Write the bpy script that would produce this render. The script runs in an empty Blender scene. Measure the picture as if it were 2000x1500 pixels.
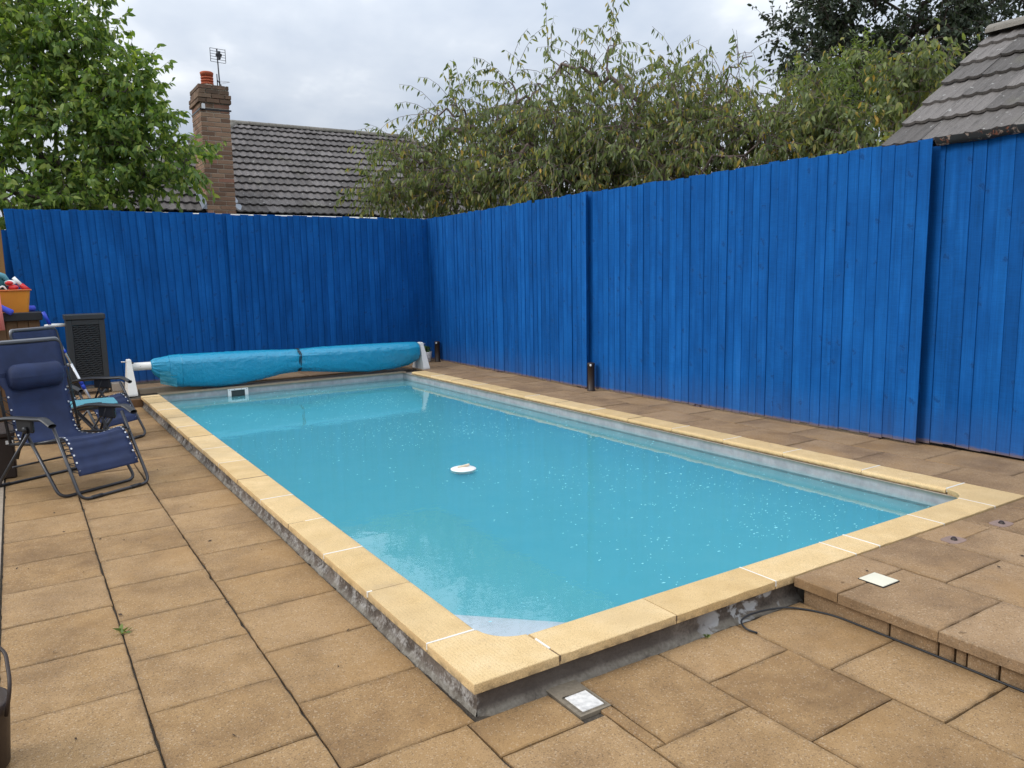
import bpy, bmesh, math, random
import numpy as np
from mathutils import Vector, Matrix, noise as mnoise

SC = bpy.context.scene
COL = SC.collection
R = math.radians
random.seed(7)

# ------------------------------------------------------------------ camera
CAM_POS = Vector((0, 0, 1.55))
cd = bpy.data.cameras.new('camera'); cam = bpy.data.objects.new('camera', cd); COL.objects.link(cam)
cd.sensor_width = 36.0; cd.lens = 27.29; cd.clip_end = 2000; cd.clip_start = 0.05
yaw, pit, rol = 0.56585, 0.14002, 0.02011
fw = Vector((math.sin(yaw)*math.cos(pit), math.cos(yaw)*math.cos(pit), -math.sin(pit)))
r0 = Vector((math.cos(yaw), -math.sin(yaw), 0)); d0 = fw.cross(r0)
rr = r0*math.cos(rol) + d0*math.sin(rol); dd = d0*math.cos(rol) - r0*math.sin(rol)
mw = Matrix((( rr.x, -dd.x, -fw.x, CAM_POS.x), (rr.y, -dd.y, -fw.y, CAM_POS.y), (rr.z, -dd.z, -fw.z, CAM_POS.z), (0, 0, 0, 1)))
cam.matrix_world = mw
SC.camera = cam

# ------------------------------------------------------------------ node helpers
def node(nt, typ, ins=None, **attrs):
    n = nt.nodes.new(typ)
    for k, v in attrs.items(): setattr(n, k, v)
    for k, v in (ins or {}).items():
        s = n.inputs[k]
        if isinstance(v, bpy.types.NodeSocket): nt.links.new(v, s)
        else:
            if isinstance(v, (tuple, list)) and len(v) == 3 and s.type == 'RGBA': v = (*v, 1)
            s.default_value = v
    return n
def mth(nt, op, a, b=0.0, clamp=False):
    return node(nt, 'ShaderNodeMath', {0: a, 1: b}, operation=op, use_clamp=clamp).outputs[0]
def mixc(nt, fac, a, b, blend='MIX'):
    n = node(nt, 'ShaderNodeMix', None, data_type='RGBA', blend_type=blend)
    for idx, v in ((0, fac), (6, a), (7, b)):
        s = n.inputs[idx]
        if isinstance(v, bpy.types.NodeSocket): nt.links.new(v, s)
        else: s.default_value = (*v, 1) if isinstance(v, (tuple, list)) and len(v) == 3 else v
    return n.outputs[2]
def ramp(nt, fac, stops, interp='LINEAR'):
    n = node(nt, 'ShaderNodeValToRGB', {0: fac}); cr = n.color_ramp; cr.interpolation = interp
    while len(cr.elements) < len(stops): cr.elements.new(0.5)
    for e, (p, c) in zip(cr.elements, stops):
        e.position = p; e.color = (*c, 1) if isinstance(c, (tuple, list)) else (c, c, c, 1)
    return n.outputs[0]
def noise(nt, vec, scale, detail=4, rough=0.55, dist=0.0):
    return node(nt, 'ShaderNodeTexNoise', {'Vector': vec, 'Scale': scale, 'Detail': detail, 'Roughness': rough, 'Distortion': dist}).outputs[0]
def mapr(nt, v, a, b, c=0.0, d=1.0):
    return node(nt, 'ShaderNodeMapRange', {0: v, 1: a, 2: b, 3: c, 4: d}).outputs[0]
def comb(nt, x, y, z):
    return node(nt, 'ShaderNodeCombineXYZ', {0: x, 1: y, 2: z}).outputs[0]

# ------------------------------------------------------------------ world: overcast sky
w = bpy.data.worlds.new('World'); SC.world = w; w.use_nodes = True
nt = w.node_tree; nt.nodes.clear()
SUN_EL, SUN_AZ = R(36), R(-76)      # azimuth measured from +Y towards +X
sky = node(nt, 'ShaderNodeTexSky', None, sky_type='NISHITA', sun_disc=False)
sky.sun_elevation = SUN_EL; sky.sun_rotation = SUN_AZ; sky.air_density = 1.0; sky.dust_density = 3.0
tc = node(nt, 'ShaderNodeTexCoord')
sx = node(nt, 'ShaderNodeSeparateXYZ', {0: tc.outputs['Generated']})
zc = mth(nt, 'MAXIMUM', sx.outputs[2], 0.0)
den = mth(nt, 'ADD', zc, 0.22)
pv = comb(nt, mth(nt, 'DIVIDE', sx.outputs[0], den), mth(nt, 'DIVIDE', sx.outputs[1], den), 0.0)
n1 = noise(nt, pv, 0.8, 6, 0.56, 0.35)
n2 = noise(nt, pv, 2.6, 5, 0.5, 0.1)
cl = mth(nt, 'ADD', mth(nt, 'MULTIPLY', n1, 0.7), mth(nt, 'MULTIPLY', n2, 0.3))
ccol = ramp(nt, cl, [(0.38, (0.70, 0.80, 0.96)), (0.49, (0.92, 1.0, 1.12)), (0.60, (1.50, 1.53, 1.56))])
grad = mth(nt, 'ADD', mth(nt, 'MULTIPLY', zc, 1.30), 0.55)      # overcast: zenith brighter than horizon
clouds = mixc(nt, 1.0, ccol, comb(nt, grad, grad, grad), 'MULTIPLY')
skyd = mixc(nt, 1.0, sky.outputs[0], (0.10, 0.10, 0.10), 'MULTIPLY')
allsky = mixc(nt, 0.10, clouds, skyd)
bg = node(nt, 'ShaderNodeBackground', {'Color': allsky, 'Strength': 1.0})
node(nt, 'ShaderNodeOutputWorld', {0: bg.outputs[0]})

sd = bpy.data.lights.new('sun', 'SUN'); sun = bpy.data.objects.new('sun', sd); COL.objects.link(sun)
sd.energy = 1.5; sd.angle = R(20); sd.color = (1.0, 0.97, 0.92)
sdir = Vector((math.sin(SUN_AZ)*math.cos(SUN_EL), math.cos(SUN_AZ)*math.cos(SUN_EL), math.sin(SUN_EL)))
sun.rotation_euler = sdir.to_track_quat('Z', 'Y').to_euler(); sun.location = (0, 0, 30)

vs = SC.view_settings
vs.view_transform = 'Standard'; vs.look = 'None'; vs.exposure = 0.0; vs.gamma = 1.0; vs.use_curve_mapping = False
SC.render.engine = 'CYCLES'; SC.cycles.use_denoising = True
SC.cycles.max_bounces = 8; SC.cycles.transparent_max_bounces = 16

# ------------------------------------------------------------------ object helpers
WL = {}
def wloc(o): return WL.get(o.name, Vector((0, 0, 0)))
def tag(o, label=None, cat=None, group=None, kind=None):
    if label: o['label'] = label
    if cat: o['category'] = cat
    if group: o['group'] = group
    if kind: o['kind'] = kind
    return o
def empty(name, loc, label=None, cat=None, group=None, kind=None, rz=0.0):
    o = bpy.data.objects.new(name, None); COL.objects.link(o); o.location = loc; o.rotation_euler = (0, 0, rz)
    o.empty_display_size = 0.1
    WL[o.name] = Vector(loc)
    return tag(o, label, cat, group, kind)
def link(name, me, mat, parent=None, loc=(0, 0, 0)):
    """loc is a world position; parents never carry rotation here"""
    o = bpy.data.objects.new(name, me); COL.objects.link(o)
    WL[o.name] = Vector(loc)
    if parent is not None:
        o.parent = parent; o.location = Vector(loc) - wloc(parent)
    else: o.location = loc
    if mat is not None and not me.materials: me.materials.append(mat)
    return o
def mesh(name, V, F, mat, parent=None, smooth=False, local=False, at=None):
    V = np.asarray(V, float)
    c = np.zeros(3)
    if not local:
        c = (V.min(0) + V.max(0))/2; c[2] = V[:, 2].min()
    if at is not None: c = np.array(at, float)
    me = bpy.data.meshes.new(name); me.from_pydata((V - c).tolist(), [], [list(f) for f in F]); me.update()
    if smooth: me.polygons.foreach_set('use_smooth', [True]*len(me.polygons))
    return link(name, me, mat, parent, c)
def boxvf(x0, x1, y0, y1, z0, z1, b=0.0):
    if b <= 0:
        V = [(x, y, z) for z in (z0, z1) for y in (y0, y1) for x in (x0, x1)]
        return V, [(0, 2, 3, 1), (4, 5, 7, 6), (0, 1, 5, 4), (1, 3, 7, 5), (3, 2, 6, 7), (2, 0, 4, 6)]
    bm = bmesh.new(); bmesh.ops.create_cube(bm, size=1)
    for v in bm.verts:
        v.co = Vector(((x0+x1)/2 + v.co.x*(x1-x0), (y0+y1)/2 + v.co.y*(y1-y0), (z0+z1)/2 + v.co.z*(z1-z0)))
    bmesh.ops.bevel(bm, geom=bm.edges[:], offset=b, segments=1, affect='EDGES')
    bm.verts.index_update()
    V = [tuple(v.co) for v in bm.verts]; F = [[v.index for v in f.verts] for f in bm.faces]; bm.free()
    return V, F
def box(name, x, y, z, mat, parent=None, b=0.0):
    V, F = boxvf(x[0], x[1], y[0], y[1], z[0], z[1], b)
    return mesh(name, V, F, mat, parent)
def join(parts):
    V, F = [], []
    for v, f in parts:
        o = len(V); V += [tuple(p) for p in v]; F += [[i + o for i in q] for q in f]
    return V, F
def tubevf(path, rad, sides=8, cap=True, close=False):
    P = [Vector(p) for p in path]; n = len(P)
    rads = rad if isinstance(rad, (list, tuple)) else [rad]*n
    V, F = [], []
    T = []
    for i in range(n):
        a = P[(i-1) % n] if close else P[max(i-1, 0)]; b = P[(i+1) % n] if close else P[min(i+1, n-1)]
        T.append((b-a).normalized())
    up = Vector((0, 0, 1)) if abs(T[0].z) < 0.9 else Vector((1, 0, 0))
    u = T[0].cross(up).normalized()
    for i in range(n):
        u = (u - T[i]*u.dot(T[i])).normalized(); v = T[i].cross(u)
        for k in range(sides):
            a = 2*math.pi*k/sides
            V.append(tuple(P[i] + (u*math.cos(a) + v*math.sin(a))*rads[i]))
    m = n if close else n-1
    for i in range(m):
        for k in range(sides):
            a = i*sides + k; b = i*sides + (k+1) % sides; j = ((i+1) % n)*sides
            F.append((a, b, j + (k+1) % sides, j + k))
    if cap and not close:
        F.append(tuple(reversed(range(sides)))); F.append(tuple(range((n-1)*sides, n*sides)))
    return V, F
def tube(name, path, rad, mat, parent=None, sides=8, local=False):
    V, F = tubevf(path, rad, sides); return mesh(name, V, F, mat, parent, True, local)
def smoothpath(pts, r=0.06, seg=5):
    """round the corners of a polyline"""
    P = [Vector(p) for p in pts]; out = [P[0]]
    for i in range(1, len(P)-1):
        a = (P[i-1]-P[i]); b = (P[i+1]-P[i]); d = min(r, a.length*0.45, b.length*0.45)
        s = P[i] + a.normalized()*d; e = P[i] + b.normalized()*d
        for k in range(seg+1):
            t = k/seg; out.append(s*(1-t)**2 + P[i]*2*t*(1-t) + e*t*t)
    out.append(P[-1]); return out
def lathevf(prof, c=(0, 0, 0), seg=24):
    V, F = [], []
    for r, z in prof:
        for k in range(seg):
            a = 2*math.pi*k/seg; V.append((c[0]+r*math.cos(a), c[1]+r*math.sin(a), c[2]+z))
    for i in range(len(prof)-1):
        for k in range(seg):
            F.append((i*seg+k, i*seg+(k+1) % seg, (i+1)*seg+(k+1) % seg, (i+1)*seg+k))
    F.append(tuple(reversed(range(seg)))); F.append(tuple(range((len(prof)-1)*seg, len(prof)*seg)))
    return V, F

# ------------------------------------------------------------------ materials
def newmat(name):
    m = bpy.data.materials.new(name); m.use_nodes = True; t = m.node_tree; t.nodes.clear(); return m, t
def finish(t, color, rough=0.7, bump=None, bstr=0.3, bdist=0.01, spec=0.4, metal=0.0):
    ins = {'Base Color': color, 'Roughness': rough, 'Specular IOR Level': spec, 'Metallic': metal}
    if bump is not None:
        ins['Normal'] = node(t, 'ShaderNodeBump', {'Strength': bstr, 'Distance': bdist, 'Height': bump}).outputs[0]
    p = node(t, 'ShaderNodeBsdfPrincipled', ins)
    node(t, 'ShaderNodeOutputMaterial', {0: p.outputs[0]})
    return p
def pos(t): return node(t, 'ShaderNodeNewGeometry').outputs['Position']
def orand(t): return node(t, 'ShaderNodeObjectInfo').outputs['Random']
def gen(t): return node(t, 'ShaderNodeTexCoord').outputs['Generated']
def obj(t): return node(t, 'ShaderNodeTexCoord').outputs['Object']
def sep(t, v):
    return node(t, 'ShaderNodeSeparateXYZ', {0: v}).outputs
def simple(name, col, rough=0.6, var=0.15, scale=30, bump=0.15, spec=0.4, metal=0.0, bd=0.002):
    m, t = newmat(name); p = pos(t)
    n = noise(t, p, scale, 5)
    n2 = noise(t, p, scale*0.12, 3)
    k = mth(t, 'ADD', mth(t, 'MULTIPLY', mth(t, 'SUBTRACT', mth(t, 'ADD', n, n2), 1.0), 2*var), 1.0)
    c = mixc(t, 1.0, col, comb(t, k, k, k), 'MULTIPLY')
    finish(t, c, rough, n, bump, bd, spec, metal)
    return m

def slab_mat(name, cols, dirt=(0.055, 0.042, 0.03)):
    m, t = newmat(name); p = pos(t); r = orand(t)
    off = node(t, 'ShaderNodeVectorMath', {0: p, 1: comb(t, mth(t, 'MULTIPLY', r, 37), mth(t, 'MULTIPLY', r, 91), 0)}, operation='ADD').outputs[0]
    fine = noise(t, p, 260, 3, 0.7)
    mid = noise(t, off, 9, 5, 0.6, 0.3)
    big = noise(t, off, 2.4, 4, 0.55)
    base = ramp(t, mth(t, 'ADD', mth(t, 'MULTIPLY', mid, 0.70), mth(t, 'MULTIPLY', r, 0.30)), [(0.25, cols[0]), (0.5, cols[1]), (0.75, cols[2])])
    sp = mapr(t, fine, 0.30, 0.70, 0.72, 1.28)
    c = mixc(t, 1.0, base, comb(t, sp, sp, sp), 'MULTIPLY')
    grit = node(t, 'ShaderNodeTexVoronoi', {'Vector': p, 'Scale': 190.0}).outputs['Color']
    gs = sep(t, grit)
    c = mixc(t, mth(t, 'MULTIPLY', mth(t, 'GREATER_THAN', gs[0], 0.90), 0.38), c, (0.09, 0.06, 0.04))
    c = mixc(t, mth(t, 'MULTIPLY', mth(t, 'LESS_THAN', gs[1], 0.07), 0.30), c, (0.60, 0.47, 0.33))
    # damp / algae blotches with their own outline
    c = mixc(t, mapr(t, big, 0.44, 0.66, 0.0, 0.70), c, mixc(t, 1.0, c, (0.60, 0.565, 0.535), 'MULTIPLY'))
    # grime that has collected along the slab edges
    g = sep(t, gen(t))
    def edge(s): return mth(t, 'MINIMUM', s, mth(t, 'SUBTRACT', 1.0, s))
    e = mth(t, 'MINIMUM', edge(g[0]), edge(g[1]))
    e = mth(t, 'ADD', e, mth(t, 'MULTIPLY', mth(t, 'SUBTRACT', noise(t, off, 14, 4), 0.5), 0.16))
    c = mixc(t, mapr(t, e, -0.05, 0.05, 0.48, 0.0), c, dirt)
    rust = noise(t, off, 1.6, 4, 0.6, 0.4)
    c = mixc(t, mapr(t, rust, 0.52, 0.72, 0.0, 0.42), c, (0.35, 0.20, 0.075))
    finish(t, c, mapr(t, big, 0.3, 0.75, 0.95, 0.62), fine, 0.6, 0.004, 0.25)
    return m
M_SLAB = slab_mat('sandstone_slab', [(0.250, 0.148, 0.066), (0.322, 0.200, 0.092), (0.370, 0.238, 0.120)])
M_DECK = slab_mat('deck_slab', [(0.270, 0.170, 0.088), (0.325, 0.210, 0.113), (0.365, 0.243, 0.138)])
M_BED = simple('joint_grit', (0.075, 0.062, 0.048), 0.95, 0.5, 120, 0.8, 0.2, bd=0.01)
M_SOIL = simple('soil', (0.10, 0.085, 0.06), 0.95, 0.4, 8, 0.5, 0.2)

def coping_mat():
    m, t = newmat('cream_coping'); p = pos(t); o = obj(t); r = orand(t)
    fine = noise(t, p, 230, 3, 0.65); mid = noise(t, p, 7, 5, 0.6); big = noise(t, p, 1.7, 3)
    c = ramp(t, mth(t, 'ADD', mth(t, 'MULTIPLY', mid, 0.7), mth(t, 'MULTIPLY', r, 0.3)), [(0.25, (0.54, 0.37, 0.17)), (0.55, (0.635, 0.455, 0.23)), (0.8, (0.70, 0.525, 0.295))])
    k = mapr(t, fine, 0.3, 0.7, 0.78, 1.22)
    c = mixc(t, 1.0, c, comb(t, k, k, k), 'MULTIPLY')
    gs = sep(t, node(t, 'ShaderNodeTexVoronoi', {'Vector': p, 'Scale': 260.0}).outputs['Color'])
    c = mixc(t, mth(t, 'MULTIPLY', mth(t, 'GREATER_THAN', gs[0], 0.92), 0.38), c, (0.30, 0.18, 0.08))
    c = mixc(t, mapr(t, big, 0.50, 0.68, 0.0, 0.38), c, (0.46, 0.34, 0.19))
    c = mixc(t, mapr(t, noise(t, p, 3.3, 5, 0.65, 0.8), 0.60, 0.70, 0.0, 0.35), c, (0.40, 0.30, 0.19))
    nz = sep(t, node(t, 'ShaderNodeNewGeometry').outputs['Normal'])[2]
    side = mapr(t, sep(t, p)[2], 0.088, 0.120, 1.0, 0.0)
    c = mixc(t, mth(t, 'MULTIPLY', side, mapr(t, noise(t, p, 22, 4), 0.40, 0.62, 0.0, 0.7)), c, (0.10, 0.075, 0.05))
    rib = mth(t, 'SINE', mth(t, 'MULTIPLY', sep(t, o)[0], 420.0))
    h = mth(t, 'ADD', mth(t, 'MULTIPLY', rib, 0.22), fine)
    finish(t, c, 0.85, h, 0.45, 0.003, 0.3); return m
M_COPE = coping_mat()

def render_mat():
    m, t = newmat('weathered_render'); p = pos(t)
    a = noise(t, p, 5, 6, 0.62, 0.4); f = noise(t, p, 70, 5, 0.65); b = noise(t, p, 11, 5, 0.6, 0.6)
    c = ramp(t, a, [(0.3, (0.045, 0.036, 0.030)), (0.5, (0.12, 0.097, 0.080)), (0.7, (0.20, 0.17, 0.145))])
    k = mapr(t, f, 0.25, 0.75, 0.6, 1.4); c = mixc(t, 1.0, c, comb(t, k, k, k), 'MULTIPLY')
    xyz = sep(t, p)
    left = mapr(t, xyz[0], 1.27, 1.30, 1.0, 0.0)            # lime bloom is worst along the long side
    lime = mth(t, 'MULTIPLY', mapr(t, mth(t, 'ADD', b, mth(t, 'MULTIPLY', mth(t, 'SUBTRACT', f, 0.5), 0.5)), 0.47, 0.66, 0.0, 0.85), left)
    lime = mth(t, 'MULTIPLY', lime, mapr(t, xyz[2], 0.045, 0.075, 1.0, 0.0))
    c = mixc(t, lime, c, mixc(t, f, (0.30, 0.285, 0.265), (0.52, 0.505, 0.48)))
    smooth_zone = mth(t, 'MULTIPLY', mth(t, 'MULTIPLY', mapr(t, xyz[0], 1.265, 1.275, 0.0, 1.0), mapr(t, xyz[0], 2.18, 2.24, 1.0, 0.0)), mapr(t, xyz[2], 0.005, 0.02, 0.0, 0.75))
    c = mixc(t, smooth_zone, c, (0.092, 0.076, 0.065))
    c = mixc(t, mth(t, 'MULTIPLY', mapr(t, xyz[2], 0.0, 0.018, 0.8, 0.0), mapr(t, b, 0.35, 0.55, 0.3, 1.0)), c, mixc(t, f, (0.14, 0.12, 0.09), (0.33, 0.30, 0.25)))
    patch = mth(t, 'MULTIPLY', mapr(t, noise(t, p, 6, 4, 0.6, 0.5), 0.53, 0.58, 0.0, 0.85), mapr(t, xyz[0], 2.3, 2.5, 0.0, 1.0))
    c = mixc(t, patch, c, (0.47, 0.47, 0.47))
    finish(t, c, 0.92, mth(t, 'ADD', f, a), 0.7, 0.008, 0.25); return m
M_RENDER = render_mat()

def liner_mat():
    m, t = newmat('pool_liner'); p = pos(t)
    a = noise(t, p, 4, 4); f = noise(t, p, 60, 4, 0.7)
    z = sep(t, p)[2]
    c = mixc(t, mapr(t, noise(t, p, 9, 5, 0.65), 0.3, 0.7), (0.24, 0.26, 0.275), (0.40, 0.41, 0.42))
    st = noise(t, comb(t, mth(t, 'MULTIPLY', mth(t, 'ADD', sep(t, p)[0], sep(t, p)[1]), 30.0), 0, mth(t, 'MULTIPLY', z, 4.0)), 1.0, 4)
    c = mixc(t, mapr(t, st, 0.42, 0.68, 0.0, 0.30), c, (0.25, 0.225, 0.225))
    wl = mapr(t, mth(t, 'ADD', z, mth(t, 'MULTIPLY', f, 0.02)), 0.015, 0.04, 0.55, 0.0)
    c = mixc(t, wl, c, (0.20, 0.36, 0.38))
    top = mapr(t, mth(t, 'ADD', z, mth(t, 'MULTIPLY', mth(t, 'SUBTRACT', a, 0.5), 0.03)), 0.058, 0.085, 0.0, 0.8)  # shade below the coping nose, painted into the wall colour as dark green
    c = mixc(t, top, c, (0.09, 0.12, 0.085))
    finish(t, c, 0.7, f, 0.2, 0.002); return m
M_LINER = liner_mat()

def water_mats():
    m, t = newmat('pool_water_surface'); p = pos(t)
    r1 = noise(t, p, 3.2, 3, 0.5); r2 = noise(t, p, 14, 3, 0.55); r3 = noise(t, p, 55, 2, 0.5)
    h = mth(t, 'ADD', mth(t, 'ADD', mth(t, 'MULTIPLY', r1, 1.0), mth(t, 'MULTIPLY', r2, 0.22)), mth(t, 'MULTIPLY', r3, 0.05))
    nb = node(t, 'ShaderNodeBump', {'Strength': 0.09, 'Distance': 0.02, 'Height': h}).outputs[0]
    fr = node(t, 'ShaderNodeFresnel', {'IOR': 1.43, 'Normal': nb}).outputs[0]
    gl = node(t, 'ShaderNodeBsdfGlossy', {'Color': (1, 1, 1, 1), 'Roughness': 0.015, 'Normal': nb})
    tr = node(t, 'ShaderNodeBsdfTransparent', {'Color': (0.93, 0.98, 0.99, 1)})
    mx = node(t, 'ShaderNodeMixShader', {0: fr, 1: tr.outputs[0], 2: gl.outputs[0]})
    node(t, 'ShaderNodeOutputMaterial', {0: mx.outputs[0]})
    def body(name, op):
        m2, t = newmat(name); p = pos(t)
        a = noise(t, p, 0.9, 3); b = noise(t, p, 6, 4)
        c = mixc(t, a, (0.245, 0.745, 0.815), (0.310, 0.805, 0.860))
        c = mixc(t, mapr(t, b, 0.35, 0.7, 0.0, 0.15), c, (0.42, 0.87, 0.89))
        d = node(t, 'ShaderNodeBsdfDiffuse', {'Color': c})
        if op >= 1: node(t, 'ShaderNodeOutputMaterial', {0: d.outputs[0]}); return m2
        tr = node(t, 'ShaderNodeBsdfTransparent', {'Color': (0.90, 0.985, 0.99, 1)})
        mx = node(t, 'ShaderNodeMixShader', {0: op, 1: tr.outputs[0], 2: d.outputs[0]})
        node(t, 'ShaderNodeOutputMaterial', {0: mx.outputs[0]}); return m2
    return m, body('cloudy_pool_water', 1.0), [body('cloudy_water_layer', o_) for o_ in (0.45, 0.48, 0.55, 0.60)]
M_WSURF, M_WBODY, M_WL = water_mats()

def fence_mat():
    m, t = newmat('blue_painted_timber'); p = pos(t); r = orand(t); s = sep(t, p)
    u = mth(t, 'ADD', s[0], s[1]); z = s[2]; ro = mth(t, 'MULTIPLY', r, 60.0)
    grain = noise(t, comb(t, mth(t, 'MULTIPLY', u, 95.0), ro, mth(t, 'MULTIPLY', z, 2.2)), 1.0, 5, 0.6, 0.6)
    grain2 = noise(t, comb(t, mth(t, 'MULTIPLY', u, 26.0), ro, mth(t, 'MULTIPLY', z, 0.9)), 1.0, 4, 0.55, 0.4)
    saw = noise(t, comb(t, mth(t, 'MULTIPLY', u, 9.0), ro, mth(t, 'MULTIPLY', z, 150.0)), 1.0, 3, 0.6)
    big = noise(t, comb(t, mth(t, 'MULTIPLY', u, 2.2), ro, mth(t, 'MULTIPLY', z, 1.6)), 1.0, 4, 0.6)
    kv = comb(t, mth(t, 'MULTIPLY', u, 7.5), ro, mth(t, 'MULTIPLY', z, 5.5))
    kd = mth(t, 'MULTIPLY', mth(t, 'SUBTRACT', noise(t, p, 26, 3), 0.5), 0.75)
    kv = comb(t, mth(t, 'ADD', mth(t, 'ADD', mth(t, 'MULTIPLY', u, 6.0), ro), kd), mth(t, 'ADD', mth(t, 'MULTIPLY', z, 6.5), kd), 0.0)
    vn = node(t, 'ShaderNodeTexVoronoi', {'Vector': kv, 'Scale': 1.0, 'Randomness': 1.0}, voronoi_dimensions='2D')
    gate = mth(t, 'LESS_THAN', sep(t, vn.outputs['Color'])[0], 0.78)
    vd = mth(t, 'ADD', vn.outputs['Distance'], gate)
    vd = mth(t, 'ADD', vd, mth(t, 'MULTIPLY', mth(t, 'SUBTRACT', grain, 0.5), 0.16))
    knot = mapr(t, vd, 0.06, 0.19, 1.0, 0.0)
    ring = mth(t, 'MULTIPLY', mapr(t, vd, 0.12, 0.42, 1.0, 0.0), mapr(t, mth(t, 'SINE', mth(t, 'MULTIPLY', vd, 60.0)), -1, 1, 0, 1))
    br = mth(t, 'ADD', mth(t, 'SUBTRACT', mth(t, 'MULTIPLY', r, 0.16), 0.03), mth(t, 'MULTIPLY', big, 0.80))
    c = ramp(t, br, [(0.18, (0.002, 0.054, 0.200)), (0.42, (0.004, 0.080, 0.288)), (0.68, (0.007, 0.110, 0.370))])
    k = mth(t, 'ADD', mth(t, 'MULTIPLY', mth(t, 'SUBTRACT', grain, 0.5), 0.60), mth(t, 'MULTIPLY', mth(t, 'SUBTRACT', grain2, 0.5), 0.7))
    k = mth(t, 'ADD', mth(t, 'ADD', k, mth(t, 'MULTIPLY', mth(t, 'SUBTRACT', saw, 0.5), 0.48)), 1.0)
    c = mixc(t, 1.0, c, comb(t, k, k, k), 'MULTIPLY')
    c = mixc(t, mth(t, 'MULTIPLY', knot, 0.62), c, (0.002, 0.028, 0.12))
    c = mixc(t, mth(t, 'MULTIPLY', ring, 0.22), c, (0.03, 0.15, 0.42))
    worn = mth(t, 'MULTIPLY', mapr(t, grain2, 0.55, 0.75, 0.0, 1.0), mapr(t, big, 0.48, 0.7, 0.0, 0.30))
    c = mixc(t, worn, c, (0.035, 0.15, 0.40))
    splash = mapr(t, mth(t, 'ADD', z, mth(t, 'MULTIPLY', grain2, 0.25)), 0.20, 0.62, 0.26, 0.0)
    c = mixc(t, splash, c, (0.085, 0.13, 0.27))
    raw = mapr(t, mth(t, 'ADD', z, mth(t, 'MULTIPLY', mth(t, 'SUBTRACT', saw, 0.5), 0.06)), 0.155, 0.178, 0.75, 0.0)
    c = mixc(t, raw, c, (0.20, 0.13, 0.08))
    h = mth(t, 'ADD', mth(t, 'MULTIPLY', grain, 0.6), mth(t, 'ADD', mth(t, 'MULTIPLY', saw, 0.35), mth(t, 'MULTIPLY', ring, 0.5)))
    finish(t, c, 0.72, h, 0.5, 0.003, 0.12); return m
M_FENCE = fence_mat()

def tile_mat(name, a, b, lich):
    m, t = newmat(name); p = pos(t); r = orand(t)
    f = noise(t, p, 120, 4, 0.7); md = noise(t, p, 14, 5, 0.65, 0.3); bg_ = noise(t, p, 2.2, 4)
    c = mixc(t, mth(t, 'SUBTRACT', mth(t, 'ADD', mth(t, 'MULTIPLY', r, 0.95), mth(t, 'MULTIPLY', md, 0.6)), 0.28), a, b)
    rl = noise(t, comb(t, mth(t, 'MULTIPLY', sep(t, obj(t))[0], 60.0), mth(t, 'MULTIPLY', sep(t, obj(t))[1], 5.0), mth(t, 'MULTIPLY', r, 40.0)), 1.0, 3)
    c = mixc(t, mapr(t, rl, 0.50, 0.72, 0.0, 0.6), c, (0.045, 0.042, 0.038))
    k = mapr(t, f, 0.25, 0.75, 0.65, 1.35); c = mixc(t, 1.0, c, comb(t, k, k, k), 'MULTIPLY')
    c = mixc(t, mapr(t, md, 0.60, 0.70, 0.0, 0.55), c, (0.05, 0.048, 0.042))
    c = mixc(t, mapr(t, noise(t, p, 20, 3, 0.6), 0.66, 0.71, 0.0, lich), c, (0.55, 0.55, 0.52))
    c = mixc(t, mapr(t, bg_, 0.60, 0.75, 0.0, 0.35), c, (0.13, 0.125, 0.075))
    finish(t, c, 0.85, mth(t, 'ADD', f, md), 0.5, 0.006, 0.35); return m
M_TILE = tile_mat('grey_concrete_tile', (0.085, 0.076, 0.072), (0.175, 0.158, 0.152), 0.8)
M_TILE2 = tile_mat('brown_grey_concrete_tile', (0.095, 0.086, 0.080), (0.185, 0.168, 0.157), 0.45)
M_RIDGE = tile_mat('mossy_ridge_tile', (0.14, 0.13, 0.11), (0.22, 0.20, 0.17), 0.6)
M_FELT = simple('roof_felt', (0.035, 0.033, 0.032), 0.9)

def brick_mat():
    m, t = newmat('weathered_brick'); p = pos(t); r = orand(t)
    f = noise(t, p, 90, 4, 0.7); b = noise(t, p, 6, 4)
    c = ramp(t, mth(t, 'ADD', mth(t, 'MULTIPLY', r, 0.8), mth(t, 'MULTIPLY', b, 0.2)), [(0.1, (0.165, 0.100, 0.068)), (0.4, (0.265, 0.160, 0.106)), (0.7, (0.345, 0.225, 0.150)), (0.95, (0.31, 0.135, 0.098))])
    k = mapr(t, f, 0.25, 0.75, 0.6, 1.4); c = mixc(t, 1.0, c, comb(t, k, k, k), 'MULTIPLY')
    soot = mapr(t, mth(t, 'ADD', sep(t, p)[2], mth(t, 'MULTIPLY', mth(t, 'SUBTRACT', b, 0.5), 0.9)), 4.40, 5.0, 0.0, 0.72)
    c = mixc(t, soot, c, (0.062, 0.055, 0.043))
    finish(t, c, 0.92, f, 0.6, 0.005, 0.25); return m
M_BRICK = brick_mat()
M_MORTAR = simple('mortar', (0.36, 0.31, 0.25), 0.95, 0.3, 60, 0.4)
M_TERRA = simple('terracotta', (0.42, 0.10, 0.045), 0.8, 0.2, 40)
M_LEAD = simple('lead_flashing', (0.27, 0.30, 0.35), 0.5, 0.25, 9, 0.2)
M_WALLH = simple('pebble_dash', (0.50, 0.47, 0.42), 0.95, 0.2, 80, 0.5)
M_WHITE = simple('white_plastic', (0.78, 0.77, 0.74), 0.45, 0.06, 12, 0.05)
M_STAND = simple('white_moulded_stand', (0.74, 0.72, 0.67), 0.5, 0.10, 9, 0.08)
M_CREAM = simple('cream_cover_plate', (0.70, 0.66, 0.52), 0.55, 0.08, 14, 0.1)
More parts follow.
